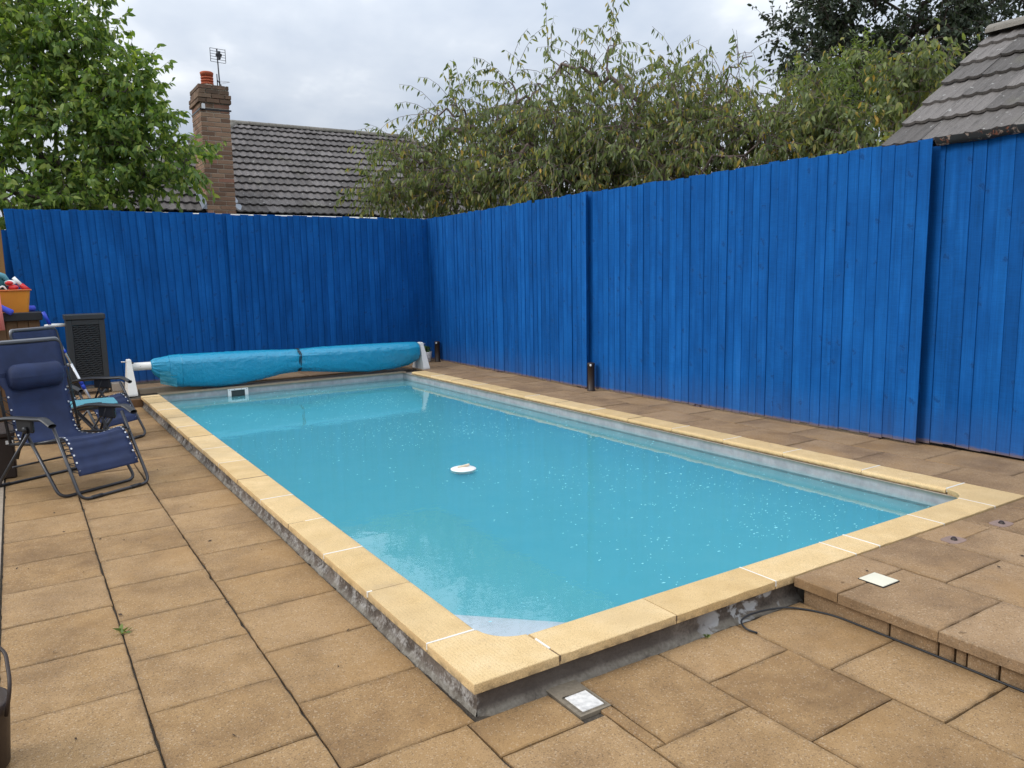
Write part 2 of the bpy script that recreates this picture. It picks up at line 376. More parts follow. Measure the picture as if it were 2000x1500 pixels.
M_COVERW = simple('scuffed_white_plate', (0.58, 0.56, 0.53), 0.65, 0.55, 45, 0.4)
M_GROUT = simple('white_sealant', (0.74, 0.72, 0.66), 0.6, 0.15, 40, 0.1)
M_GROUTD = simple('dark_joint', (0.13, 0.085, 0.05), 0.9, 0.4, 60, 0.5)
M_METAL = simple('dark_grey_tube', (0.055, 0.055, 0.060), 0.34, 0.15, 30, 0.03, 0.5, 0.5)
M_ALU = simple('brushed_aluminium', (0.62, 0.62, 0.63), 0.35, 0.06, 40, 0.03, 0.5, 0.7)
M_BLACK = simple('black_plastic', (0.018, 0.018, 0.020), 0.42, 0.2, 40, 0.08)
M_CABLE = simple('black_cable', (0.022, 0.024, 0.028), 0.5, 0.2, 40, 0.05)
M_PUMP = simple('charcoal_casing', (0.034, 0.037, 0.040), 0.6, 0.15, 20, 0.08)
M_PUMPG = simple('grey_tube_end', (0.20, 0.20, 0.21), 0.35, 0.1, 30, 0.03, 0.5, 0.6)
M_BLUEPL = simple('royal_blue_plastic', (0.015, 0.05, 0.45), 0.4, 0.1, 30, 0.03)
M_TEAL = simple('teal_plastic', (0.10, 0.30, 0.36), 0.4, 0.1, 30, 0.03)
M_ORANGE = simple('orange_plastic', (0.66, 0.24, 0.025), 0.45, 0.12, 10, 0.05)
M_RED = simple('red_plastic', (0.62, 0.025, 0.025), 0.4, 0.1, 30, 0.02)
M_DTEAL = simple('dark_teal_cloth', (0.012, 0.085, 0.10), 0.8, 0.3, 60, 0.4)
M_PINK = simple('pink_foam', (0.75, 0.22, 0.19), 0.85, 0.1, 80, 0.2)
M_BFOAM = simple('blue_foam', (0.07, 0.10, 0.62), 0.8, 0.1, 80, 0.2)
M_DBROWN = simple('dark_brown_plastic', (0.030, 0.018, 0.013), 0.5, 0.2, 30, 0.1)
def wood_mat(name, a, b):
    m, t = newmat(name); p = pos(t); r = orand(t); s = sep(t, p)
    g = noise(t, comb(t, mth(t, 'MULTIPLY', mth(t, 'ADD', s[0], mth(t, 'MULTIPLY', s[1], 0.8)), 45.0), mth(t, 'MULTIPLY', r, 50), mth(t, 'MULTIPLY', s[2], 2.5)), 1.0, 5, 0.6, 0.5)
    c = mixc(t, mth(t, 'ADD', mth(t, 'MULTIPLY', g, 0.6), mth(t, 'MULTIPLY', r, 0.4)), a, b)
    finish(t, c, 0.75, g, 0.4, 0.003); return m
M_WOOD = wood_mat('brown_stained_timber', (0.085, 0.042, 0.018), (0.20, 0.11, 0.05))
M_PALEW = wood_mat('pale_weathered_timber', (0.24, 0.17, 0.11), (0.40, 0.31, 0.21))
M_POSTW = wood_mat('tan_fence_timber', (0.22, 0.105, 0.032), (0.34, 0.18, 0.06))

def fabric_mat(name, col):
    m, t = newmat(name); p = pos(t); o = obj(t)
    s = sep(t, o)
    wv = mth(t, 'MULTIPLY', mth(t, 'SINE', mth(t, 'MULTIPLY', s[0], 1500.0)), mth(t, 'SINE', mth(t, 'MULTIPLY', mth(t, 'ADD', s[1], s[2]), 1500.0)))
    n = noise(t, p, 9, 4)
    k = mapr(t, n, 0.3, 0.7, 0.8, 1.2); c = mixc(t, 1.0, col, comb(t, k, k, k), 'MULTIPLY')
    finish(t, c, 0.7, wv, 0.10, 0.001, 0.45); return m
M_NAVY = fabric_mat('navy_mesh_fabric', (0.016, 0.028, 0.082))

def cover_mat():
    m, t = newmat('turquoise_pool_cover'); p = pos(t)
    a = noise(t, p, 5, 5, 0.6, 0.8); b = noise(t, p, 22, 4, 0.6, 0.5)
    c = mixc(t, a, (0.006, 0.235, 0.40), (0.015, 0.31, 0.50))
    h = mth(t, 'ADD', a, mth(t, 'MULTIPLY', b, 0.45))
    finish(t, c, 0.33, h, 0.75, 0.03, 0.6); return m
M_COVER = cover_mat()
def edge_mat():
    m, t = newmat('translucent_cover_edge')
    n = noise(t, pos(t), 40, 3)
    p = node(t, 'ShaderNodeBsdfPrincipled', {'Base Color': mixc(t, n, (0.05, 0.32, 0.42), (0.10, 0.40, 0.48)), 'Roughness': 0.4})
    tr = node(t, 'ShaderNodeBsdfTransparent', {'Color': (0.6, 0.85, 0.9, 1)})
    mx = node(t, 'ShaderNodeMixShader', {0: 0.55, 1: tr.outputs[0], 2: p.outputs[0]})
    node(t, 'ShaderNodeOutputMaterial', {0: mx.outputs[0]}); return m
M_CEDGE = edge_mat()

def leaf_mat(name, stops, transl=0.35, rough=0.5):
    m, t = newmat(name)
    g = node(t, 'ShaderNodeNewGeometry'); ri = g.outputs['Random Per Island']
    n = noise(t, g.outputs['Position'], 1.3, 3)
    c = ramp(t, mth(t, 'ADD', mth(t, 'MULTIPLY', ri, 0.75), mth(t, 'MULTIPLY', n, 0.25)), stops)
    p = node(t, 'ShaderNodeBsdfPrincipled', {'Base Color': c, 'Roughness': rough, 'Specular IOR Level': 0.4})
    tl = node(t, 'ShaderNodeBsdfTranslucent', {'Color': mixc(t, 1.0, c, (1.3, 1.35, 0.6), 'MULTIPLY')})
    mx = node(t, 'ShaderNodeMixShader', {0: transl, 1: p.outputs[0], 2: tl.outputs[0]})
    node(t, 'ShaderNodeOutputMaterial', {0: mx.outputs[0]}); return m
M_LEAF1 = leaf_mat('fresh_green_leaf', [(0.1, (0.065, 0.125, 0.032)), (0.45, (0.150, 0.240, 0.055)), (0.75, (0.27, 0.36, 0.08)), (0.93, (0.40, 0.43, 0.11))], 0.45)
M_LEAF2 = leaf_mat('autumn_cherry_leaf', [(0.1, (0.070, 0.100, 0.040)), (0.42, (0.145, 0.180, 0.070)), (0.70, (0.22, 0.265, 0.090)), (0.83, (0.32, 0.29, 0.08)), (0.91, (0.62, 0.38, 0.06))], 0.40)
M_LEAF3 = leaf_mat('dark_evergreen_leaf', [(0.2, (0.022, 0.036, 0.020)), (0.6, (0.042, 0.062, 0.034)), (0.9, (0.075, 0.098, 0.050))], 0.2)
M_LEAF4 = leaf_mat('lime_green_leaf', [(0.2, (0.085, 0.13, 0.032)), (0.6, (0.14, 0.20, 0.045)), (0.9, (0.24, 0.28, 0.07))], 0.35)
M_LEAFP = leaf_mat('plant_leaf', [(0.2, (0.03, 0.07, 0.02)), (0.8, (0.09, 0.17, 0.04))], 0.2)
M_BARK = simple('grey_brown_bark', (0.085, 0.066, 0.055), 0.9, 0.35, 30, 0.6)
M_BARK2 = simple('cherry_bark', (0.17, 0.125, 0.110), 0.8, 0.35, 30, 0.5)

# ------------------------------------------------------------------ setting: ground, patio, deck, pool
PX0, PX1, PY0, PY1 = 1.475, 4.93, 2.475, 10.87      # inner pool walls
def ground():
    B = 400
    xs = [-B, PX0-0.05, PX1+0.05, B]; ys = [-B, PY0-0.05, PY1+0.05, B]
    V = [(x, y, -0.06) for y in ys for x in xs]; F = []
    for j in range(3):
        for i in range(3):
            if i == 1 and j == 1: continue
            F.append((j*4+i, j*4+i+1, (j+1)*4+i+1, (j+1)*4+i))
    o = mesh('ground', V, F, M_SOIL); tag(o, kind='structure')
ground()

patio = box('patio', (-0.42, 3.02), (-1.5, 10.66), (-0.055, -0.014), M_BED); tag(patio, kind='structure')
# the part of the bed under the pool is cut away by building it as strips
bpy.data.objects.remove(patio)
V, F = join([boxvf(-0.42, 1.262, -1.5, 10.66, -0.055, -0.014), boxvf(1.262, 3.02, -1.5, 2.262, -0.055, -0.0142)])
patio = mesh('patio', V, F, M_BED); tag(patio, kind='structure')
def slab(x0, x1, y0, y1, top, mat, parent, g=0.0032, th=0.045, tilt=True):
    ga = [g*random.uniform(0.5, 1.4), g*random.uniform(0.5, 1.4), g*random.uniform(0.2, 0.9), g*random.uniform(0.2, 0.9)]
    x0 += ga[0]; x1 -= ga[1]; y0 += ga[2]; y1 -= ga[3]
    if x1-x0 < 0.03 or y1-y0 < 0.03: return None
    z1 = top + random.uniform(-0.002, 0.002)
    c = 0.004
    nx = max(2, int((x1-x0)/0.05)); ny = max(2, int((y1-y0)/0.05))
    # top rim with slightly ragged edges, chamfer, skirt
    per = [(x0+(x1-x0)*i/nx, y0, 0, 1) for i in range(nx)] + [(x1, y0+(y1-y0)*i/ny, -1, 0) for i in range(ny)] \
        + [(x1-(x1-x0)*i/nx, y1, 0, -1) for i in range(nx)] + [(x0, y1-(y1-y0)*i/ny, 1, 0) for i in range(ny)]
    n = len(per); V = []; cx, cy = (x0+x1)/2, (y0+y1)/2
    rag = [max(0, random.gauss(0.0005, 0.0016)) + (0.008*random.random() if random.random() < 0.03 else 0) for _ in range(n)]
    def ins(i, d):
        x, y, ax, ay = per[i]
        return (x + (d if x < cx else -d if x > cx else 0)*(1 if (ax or i in (0, nx, nx+ny, 2*nx+ny)) else 0),
                y + (d if y < cy else -d)*(1 if (ay or i in (0, nx, nx+ny, 2*nx+ny)) else 0))
    tx, ty = (random.uniform(-0.002, 0.002), random.uniform(-0.002, 0.002)) if tilt else (0, 0)
    zz = lambda x, y, z: z + (x-cx)*tx*2 + (y-cy)*ty*2
    for i in range(n):
        x, y = ins(i, rag[i] + c); V.append((x, y, zz(x, y, z1)))
    for i in range(n):
        x, y = ins(i, rag[i]); V.append((x, y, zz(x, y, z1 - c)))
    for i in range(n):
        x, y = ins(i, rag[i]*0.5); V.append((x, y, z1 - th))
    F = [tuple(range(n))]
    for k in range(2):
        for i in range(n):
            j = (i+1) % n; F.append((k*n+i, (k+1)*n+i, (k+1)*n+j, k*n+j))
    return mesh('slab', V, F, mat, parent)
def col(x0, x1, joints, top, mat, parent):
    for a, b in zip(joints[:-1], joints[1:]): slab(x0, x1, a, b, top, mat, parent)
def steps(start, stop, d): 
    out = [start]
    while out[-1] + d < stop - 0.05: out.append(out[-1] + d)
    out.append(stop); return out
P = 0.466
col(-0.19, 0.272, [0.35, 0.82, 1.28, 1.75, 2.215] + steps(2.68, 10.65, P), 0, M_SLAB, patio)
col(0.272, 0.746, [0.13, 0.60, 1.06, 1.53, 2.00] + steps(2.465, 10.65, 0.463), 0, M_SLAB, patio)
col(0.746, 1.20, [0.35, 0.83, 1.30, 1.76, 2.225], 0, M_SLAB, patio)
col(0.746, 1.236, steps(2.225, 10.65, P), 0, M_SLAB, patio)
col(1.20, 1.635, [0.60, 1.08, 1.545, 2.0], 0, M_SLAB, patio)
slab(1.20, 1.545, 2.0, 2.222, 0, M_SLAB, patio)
slab(1.545, 1.635, 2.0, 2.028, 0, M_SLAB, patio)
col(1.635, 2.095, [0.36, 0.83, 1.29, 1.752], 0, M_SLAB, patio)
slab(1.690, 2.095, 1.752, 2.225, 0, M_SLAB, patio, 0.002)
slab(1.635, 1.690, 1.752, 2.034, 0, M_SLAB, patio, 0.0012)
col(2.095, 2.555, [0.56, 1.03, 1.49, 1.945, 2.22], 0, M_SLAB, patio)
col(2.555, 2.985, [0.38, 0.84, 1.30, 1.745, 2.215], 0, M_SLAB, patio)
box('mortar_fill', (1.550, 1.688), (2.032, 2.25), (-0.03, 0.0005), simple('old_mortar', (0.20, 0.165, 0.12), 0.95, 0.4, 60, 0.6), patio)
# concrete edging strip beside the left column
V, F = [], []
ed = box('edging_strip', (-0.42, -0.198), (-1.4, 10.65), (-0.05, 0.004), simple('pale_edging_concrete', (0.30, 0.24, 0.18), 0.9, 0.3, 14, 0.4), patio)

# raised deck
DT = 0.127
V, F = join([boxvf(5.10, 6.6, 2.20, 12.6, -0.055, 0.104), boxvf(3.03, 6.6, -1.5, 2.20, -0.055, 0.1042), boxvf(-0.9, 5.10, 10.90, 12.6, -0.055, 0.1044), boxvf(-0.9, 1.26, 10.66, 10.90, -0.055, 0.1046)])
deck = mesh('raised_deck', V, F, M_BED); tag(deck, kind='structure')
col(5.176, 5.60, steps(2.226, 12.05, 0.60), DT, M_DECK, deck)
col(5.60, 6.12, [2.226] + steps(2.52, 12.05, 0.60), DT, M_DECK, deck)
col(2.945, 3.447, [0.2, 0.65, 1.10, 1.548, 1.993, 2.222], DT, M_DECK, deck)
col(3.447, 3.935, [0.4, 0.87, 1.335, 1.79, 2.222], DT, M_DECK, deck)
col(3.935, 4.40, [0.2, 0.66, 1.13, 1.59, 2.05, 2.222], DT, M_DECK, deck)
col(4.40, 4.88, [0.4, 0.86, 1.32, 1.80, 2.03, 2.222], DT, M_DECK, deck)
col(4.88, 5.40, [0.2, 0.66, 1.13, 1.60, 2.222], DT, M_DECK, deck)
col(5.40, 6.12, [0.4, 0.86, 1.32, 1.78, 2.222], DT, M_DECK, deck)
for i in range(9): slab(-0.75 + i*0.62, -0.75 + (i+1)*0.62, 11.25, 11.95, DT, M_DECK, deck)
for i in range(3): slab(-0.75 + i*0.62, -0.75 + (i+1)*0.62, 10.72, 11.25, DT, M_DECK, deck)
box('timber_beam', (-0.8, 1.255), (10.62, 10.70), (-0.01, 0.10), M_WOOD, deck, 0.006)
# riser blocks under the step
yj = [2.20, 1.772, 1.565, 1.50, 1.455, 1.335, 1.02, 0.70, 0.38, 0.06]
for a, b in zip(yj[:-1], yj[1:]):
    V, F = boxvf(2.985 + random.uniform(-.003, .003), 3.06, b+0.004, a-0.004, -0.02, 0.083, 0.006)
    mesh('block', V, F, M_DECK, deck)

# pool shell
pool = empty('swimming_pool', (3.2, 6.5, 0), 'rectangular swimming pool with cream coping stones and cloudy turquoise water', 'swimming pool')
V, F = [], []
zb, zt = -1.35, 0.0905
ring = [(PX0, PY0), (PX1, PY0), (PX1, PY1), (PX0, PY1)]
V = [(x, y, zt) for x, y in ring] + [(x, y, zb) for x, y in ring]
F = [(i, i+4, (i+1) % 4+4, (i+1) % 4) for i in range(4)] + [(4, 7, 6, 5)]
mesh('pool_shell', V, F, M_LINER, pool)
def grid_sheet(nx, ny, f):
    V = [f(i/nx, j/ny) for j in range(ny+1) for i in range(nx+1)]
    F = [(j*(nx+1)+i, j*(nx+1)+i+1, (j+1)*(nx+1)+i+1, (j+1)*(nx+1)+i) for j in range(ny) for i in range(nx)]
    return V, F
def nz(x, y, z, s): return mnoise.noise(Vector((x*s, y*s, z*s)))
def plinth():
    # long left face and near face, rough render with an uneven mortar fillet at the foot
    def left(u, v):
        y = 2.262 + u*(10.62-2.262); z = 0.0915 - v*0.125
        o = 0.010*nz(3, y, z, 7) + 0.006*nz(1, y, z, 30) + 0.006*nz(4, y, z, 75)
        foot = max(0, v-0.48)/0.52
        fl = foot**1.5*(0.045 + 0.026*nz(0, y, 0, 4.5) + 0.02*nz(0, y, 5, 17) + 0.012*nz(0, y, 9, 50))
        k = min(1, (y-2.262)/0.5); 
        return (1.262 - (o + fl)*(0.25 + 0.75*k), y, z)
    def near(u, v):
        x = 1.262 + u*(3.03-1.262); z = 0.0915 - v*0.125
        k = 0.25 if x < 2.2 else 1.0
        o = 0.009*nz(x, 2, z, 7)*k + 0.005*nz(x, 8, z, 30)*k
        foot = max(0, v-0.58)/0.42
        fl = foot**1.4*(0.055 + 0.022*nz(x, 0, 0, 5) + 0.018*nz(x, 0, 5, 19) + 0.010*nz(x, 0, 5, 60))
        return (x, 2.262 - (o + fl)*min(1, (x-1.262)/0.05), z)
    a = grid_sheet(420, 9, left); b = grid_sheet(130, 9, near)
    b = (b[0], [tuple(reversed(f)) for f in b[1]])
    V, F = join([a, b, boxvf(1.272, PX0-0.004, 2.272, 10.62, -0.06, 0.090), boxvf(1.472, 3.03, 2.272, PY0-0.004, -0.06, 0.0902)])
    mesh('rendered_plinth', V, F, M_RENDER, pool, True)
    V, F = join([boxvf(PX1+0.004, 5.17, 2.27, 10.9, -0.06, 0.0898), boxvf(3.03, PX1, 2.272, PY0-0.004, -0.06, 0.0897)])
    mesh('concrete_base', V, F, M_MORTAR, pool)
plinth()
# coping
CW = 0.225
prof = [(0.002, 0.091), (0, 0.093), (0, 0.127), (0.003, 0.130), (0.200, 0.130), (0.211, 0.1285), (0.219, 0.124), (0.224, 0.117), (0.2255, 0.110), (0.223, 0.101), (0.217, 0.095), (0.208, 0.091)]
def stone(p0, ang, length, dz=0.0):
    """length along local +Y, pool on local +X"""
    n = len(prof); V = []
    nseg = max(2, int(length/0.06))
    for j in range(nseg+1):
        y = 0.0025 + (length-0.005)*j/nseg
        for k, (u, z) in enumerate(prof):
            rg = random.uniform(0, 0.002) if k in (1, 2, 3) and random.random() < 0.5 else 0
            if k in (2, 3) and random.random() < 0.02: rg += 0.004
            V.append((u + rg, y, z + dz - (rg if k == 3 else 0)))
    F = [(j*n+k, j*n+(k+1) % n, (j+1)*n+(k+1) % n, (j+1)*n+k) for j in range(nseg) for k in range(n)]
    F = [tuple(reversed(f)) for f in F]
    F += [tuple(range(n)), tuple(reversed(range(nseg*n, nseg*n+n)))]
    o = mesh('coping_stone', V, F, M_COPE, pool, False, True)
    o.location = Vector((p0[0], p0[1], 0)) - wloc(pool); o.rotation_euler = (0, 0, ang + random.uniform(-.002, .002))
    return o
def grout(p0, ang, white, frac=(0.0, 1.0), h=0.0012):
    a, b = 0.0 + CW*frac[0], CW*frac[1]
    th = random.uniform(0.003, 0.0055)
    V, F = join([boxvf(max(a, 0)-0.0005, b-0.012, -th, th, 0.105, 0.130+h)])
    o = mesh('joint_sealant' if white else 'joint_mortar', V, F, M_GROUT if white else M_GROUTD, pool, False, True)
    o.location = Vector((p0[0], p0[1], 0)) - wloc(pool); o.rotation_euler = (0, 0, ang)
OX0, OX1, OY0 = 1.235, 5.172, 2.232
CR = 0.372
# left side, pool to +X
yl = [OY0+CR, 3.212, 3.803, 4.418, 5.03, 5.645, 6.26, 6.875, 7.49, 8.10, 8.715, 9.33, 9.94, 10.50, 10.66]
for a, b in zip(yl[:-1], yl[1:]): stone((OX0, a), 0, b-a, random.uniform(-.001, .001))
for i, y in enumerate(yl[:-1]):
    if i == 1: grout((OX0, y), 0, True, (0.0, 0.16)); grout((OX0, y), 0, False, (0.16, 1.0), -0.002)
    elif i == 3: grout((OX0, y), 0, False, (0.0, 0.45), -0.001); grout((OX0, y), 0, True, (0.45, 1.0), 0.0)
    else: grout((OX0, y), 0, i in (0, 2, 4, 6, 7, 9, 11))
# near side, pool to +Y: local X -> +Y, local Y -> -X
xn = [OX0+CR, 2.208, 2.833, 3.440, 3.642, 4.247, OX1-CR]
for a, b in zip(xn[:-1], xn[1:]): stone((b, OY0), math.pi/2, b-a, random.uniform(-.001, .001))
for i, x in enumerate(xn):
    if i == 0: grout((x, OY0), math.pi/2, True, (0.30, 0.78)); grout((x, OY0), math.pi/2, False, (0.0, 0.30), -0.002)
    else: grout((x, OY0), math.pi/2, i != 1, h=0.0012 if i != 1 else -0.003)
# right side, pool to -X: rotate 180
yr = [OY0+CR, 3.20, 3.87, 4.48, 5.09, 5.70, 6.31, 6.92, 7.53, 8.14, 8.75, 9.36, 9.97, 10.60]
for a, b in zip(yr[:-1], yr[1:]): stone((OX1, b), math.pi, b-a, random.uniform(-.001, .001))
for i, y in enumerate(yr[:-1]): grout((OX1, y), math.pi, i < 4 or i % 2 == 0)
def corner(sx, x0):
    # square block with a rounded inner corner; local origin at the outer corner
    r = 0.16; n = 10; inner = []
    # inner edge runs (CW, CR) -> arc -> (CR, CW)
    arc = [(CW + r - r*math.cos(R(90)*i/n), CW + r - r*math.sin(R(90)*i/n)) for i in range(n+1)]
    arc = [(CW, CR)] + [p for p in arc if p[0] < CR and p[1] < CR] + [(CR, CW)]
    outl = [(0, 0), (CR-0.0025, 0), (CR-0.0025, CW)] + list(reversed(arc))[1:-1] + [(CW, CR-0.0025), (0, CR-0.0025)]
    m_ = len(outl); c = Vector((0.19, 0.19)); V = []
    for z, s in ((0.091, 0.001), (0.127, 0.0), (0.130, 0.003)):
        for (x, y) in outl:
            d = (c - Vector((x, y))).normalized()*s if (x == 0 or y == 0) else Vector((0, 0))
            # bullnose on the pool side
            if not (x == 0 or y == 0):
                q = Vector((-1, -1)).normalized()*(0.012 if z == 0.130 else 0.003 if z == 0.127 else 0.012)
                d = q
            V.append(((x + d.x)*sx, y + d.y, z))
    F = [tuple(range(2*m_, 3*m_)), tuple(reversed(range(m_)))]
    for k in range(2):
        for i in range(m_):
            j = (i+1) % m_; F.append((k*m_+i, k*m_+j, (k+1)*m_+j, (k+1)*m_+i))
    if sx < 0: F = [tuple(reversed(f)) for f in F]
    o = mesh('corner_stone', V, F, M_COPE, pool, False, True)
    o.location = Vector((x0, OY0, 0)) - wloc(pool)
corner(1, OX0); corner(-1, OX1)
# corner step just under the surface, skimmer mouth in the far wall
V = [(PX0, PY0, -0.010), (PX0, 3.18, -0.0165), (2.20, PY0, -0.0165)]
mesh('corner_step', V + [(x, y, -0.3) for x, y, z in V], [(0, 2, 1), (3, 4, 5), (0, 1, 4, 3), (1, 2, 5, 4), (2, 0, 3, 5)], simple('white_step', (0.66, 0.69, 0.72), 0.5, 0.05, 5, 0.05), pool)
sk = box('skimmer_frame', (2.33, 2.60), (PY1-0.022, PY1-0.003), (0.062, 0.085), M_WHITE, pool)
V, F = join([boxvf(2.33, 2.60, PY1-0.022, PY1-0.003, 0.066, 0.088, 0.003), boxvf(2.33, 2.60, PY1-0.022, PY1-0.003, -0.075, -0.05, 0.003), boxvf(2.33, 2.375, PY1-0.0215, PY1-0.0032, -0.05, 0.066), boxvf(2.555, 2.60, PY1-0.0215, PY1-0.0032, -0.05, 0.066)])
bpy.data.objects.remove(sk)
sk = mesh('skimmer_frame', V, F, M_WHITE, pool)
box('skimmer_throat', (2.375, 2.555), (PY1-0.012, PY1-0.004), (-0.05, 0.066), simple('dark_throat', (0.035, 0.05, 0.05), 0.6), sk)
for x in (2.35, 2.42, 2.51, 2.58):
    for z in (0.077, -0.062):
        if z < 0: continue
        V, F = lathevf([(0.005, 0), (0.004, 0.003)], (0, 0, 0), 8)
        V = [(x + v[0], PY1-0.022 - v[2], z + v[1]) for v in V]; mesh('screw', V, F, M_METAL, sk)
# far edge timber and pale lip
box('edge_plank', (1.47, 4.98), (PY1+0.001, 11.02), (0.060, 0.112), M_PALEW, pool, 0.004)
box('edge_plank', (1.27, 2.05), (11.03, 11.16), (0.085, 0.168), M_PALEW, pool, 0.004)
# water
for z_, m_ in ((-0.018, M_WL[0]), (-0.050, M_WL[1]), (-0.10, M_WL[2]), (-0.18, M_WL[3]), (-0.30, M_WBODY)):
    V, F = grid_sheet(1, 1, lambda u, v: (PX0+0.001+u*(PX1-PX0-0.002), PY0+0.001+v*(PY1-PY0-0.002), z_))
    mesh('cloudy_water', V, F, m_, pool)
V, F = grid_sheet(2, 2, lambda u, v: (PX0+0.0005+u*(PX1-PX0-0.001), PY0+0.0005+v*(PY1-PY0-0.001), 0.0))
water = mesh('water', V, F, M_WSURF); tag(water, kind='structure')

# ------------------------------------------------------------------ fences
def board_mesh(k=1.0):
    # feather edge board of unit height, thick edge on local +X, face towards local -Y
    x0, x1 = -0.060, 0.060
    V = []
    for z in (0.0, 1.0):
        V += [(x0, 0.0, z), (x1-0.003*k, -0.019*k, z), (x1, -0.016*k, z), (x1, 0.001, z), (x0, 0.004, z)]
    F = [(0, 1, 6, 5), (1, 2, 7, 6), (2, 3, 8, 7), (3, 4, 9, 8), (4, 0, 5, 9), (4, 3, 2, 1, 0), (5, 6, 7, 8, 9)]
    me = bpy.data.meshes.new('board'); me.from_pydata(V, [], F); me.update(); me.materials.append(M_FENCE); return me
BOARD = board_mesh()
BOARD_T = board_mesh(0.36)
BOARD_R = BOARD.copy(); BOARD_R.name = 'board_mirrored'
BOARD_R.transform(Matrix.Scale(-1, 4, Vector((1, 0, 0)))); BOARD_R.flip_normals()
def fence(label, a, b, top, bottom, lean=None, pitch=0.1, posts=(), me=None):
    a = Vector((*a, 0)); b = Vector((*b, 0)); L = (b-a).length; d = (b-a)/L; ang = math.atan2(d.y, d.x)
    mid = (a+b)/2
    e = empty('fence', (mid.x, mid.y, bottom), label, 'fence', 'blue boarded fence panels')
    n = round(L/pitch); pt = L/n; nrm = Vector((-d.y, d.x, 0))
    for i in range(n):
        s = (i+0.5)*pt + random.uniform(-0.006, 0.006); p = a + d*s
        z0 = bottom + random.uniform(-0.010, 0.010); z1 = top + random.gauss(0, 0.006)
        o = bpy.data.objects.new('board', me or BOARD); COL.objects.link(o); o.parent = e
        o.location = p + nrm*random.uniform(-0.003, 0.003) + Vector((0, 0, z0)) - Vector((mid.x, mid.y, bottom))
        ln = lean(s/L) if lean else random.gauss(0, 0.0016)
        o.rotation_euler = (0, 0, 0)
        M = Matrix.Rotation(ang + random.gauss(0, 0.011), 4, 'Z') @ Matrix.Rotation(ln, 4, 'Y')
        o.rotation_euler = M.to_euler(); o.scale = (1.0 + random.uniform(-0.03, 0.03), 1, z1-z0)
    for s in posts:
        p = a + d*s + nrm*0.055
        V, F = boxvf(-0.045, 0.045, -0.045, 0.045, bottom-0.12, top-0.02, 0.004)
        pm = bpy.data.meshes.new('fence_post'); pm.from_pydata(V, [], F); pm.materials.append(M_FENCE)
        o = bpy.data.objects.new('fence_post', pm); COL.objects.link(o); o.parent = e
        o.location = p - Vector((mid.x, mid.y, bottom)); o.rotation_euler = (0, 0, ang)
    for zr in (0.4, 1.2, 2.0):
        p = mid + nrm*0.024
        V, F = boxvf(-L/2+0.01, L/2-0.01, -0.018, 0.018, zr, zr+0.07)
        pm = bpy.data.meshes.new('rail'); pm.from_pydata(V, [], F); pm.materials.append(M_FENCE)
        o = bpy.data.objects.new('rail', pm); COL.objects.link(o); o.parent = e
        o.location = p - Vector((mid.x, mid.y, 0)); o.rotation_euler = (0, 0, ang)
    return e
# direction runs so that local -Y of each board faces the pool
fence('blue feather edge fence behind the heat pump and sun loungers', (0.13, 12.0), (2.79, 12.02), 2.515, 0.145, lambda s: -0.052*(1-s)**0.8, posts=(0.05, 2.52), me=BOARD_R)
fence('blue fence across the far end behind the rolled pool cover', (2.725, 11.972), (6.09, 11.985), 2.500, 0.145, posts=(0.05, 1.7, 3.2), me=BOARD_R)
fence('short lower blue fence piece next to the tan post', (-0.12, 12.10), (0.12, 12.10), 2.25, 0.145, lambda s: -0.045, me=BOARD_R)
fence('blue side fence between far corner and the nearer black post light', (5.99, 12.02), (5.86, 7.51), 2.505, 0.150, posts=(0.1, 2.3, 4.42), me=BOARD_T)
fence('widest blue side fence right of the nearer black post light', (5.930, 7.78), (6.005, 3.425), 2.510, 0.150, posts=(0.06, 2.0, 3.99), me=BOARD_T)
fence('blue fence under the tiled outbuilding roof at the right edge', (6.095, 3.56), (6.095, 0.8), 2.462, 0.150, posts=(0.06, 1.5), me=BOARD_T)

# ------------------------------------------------------------------ house behind with hipped roof and chimney
TH = R(33); YB, ZB = 15.0, 2.76; RY, RZ = 18.46, ZB + 3.46*math.tan(TH)
house = empty('house', (5.5, 18.5, -0.06), 'house with grey tiled hipped roof and brick chimney behind the back fence', 'house')
HX0, HX1 = 1.04, 12.1; RX0, RX1 = 4.5, 8.66
box('wall', (1.35, 11.8), (15.35, 21.6), (-0.06, 2.72), M_WALLH, house)
V = [(HX0, YB, ZB-0.03), (HX1, YB, ZB-0.03), (HX1, 2*RY-YB, ZB-0.03), (HX0, 2*RY-YB, ZB-0.03), (RX0, RY, RZ-0.03), (RX1, RY, RZ-0.03)]
roof = mesh('roof', V, [(0, 1, 5, 4), (1, 2, 5), (2, 3, 4, 5), (3, 0, 4), (3, 2, 1, 0)], M_FELT, house)
def tile_mesh(name, wd, ln, mat, amp, rolls, drop, ex_=1.5, lift=0.052):
    n = 18; V = []
    f = lambda x: amp*(0.5+0.5*math.cos(2*math.pi*rolls*x/wd))**ex_
    for y, dz in ((0.0, lift), (ln, 0.004)):
        for i in range(n+1): x = wd*i/n; V.append((x, y, f(x) + dz))
    for i in range(n+1): x = wd*i/n; V.append((x, 0.0, f(x) + lift - drop))
    F = []
    for i in range(n):
        F.append((i, i+1, n+2+i, n+1+i)); F.append((i+1, i, 2*(n+1)+i, 2*(n+1)+i+1))
    F.append((n, 2*(n+1)+n, 2*n+1)); F.append((0, n+1, 2*(n+1)))
    me = bpy.data.meshes.new(name); me.from_pydata(V, [], F); me.update(); me.materials.append(mat); return me
TM1 = tile_mesh('roof_tile', 0.305, 0.36, M_TILE, 0.020, 2, 0.022, 1.3)
GA = 4.126/14
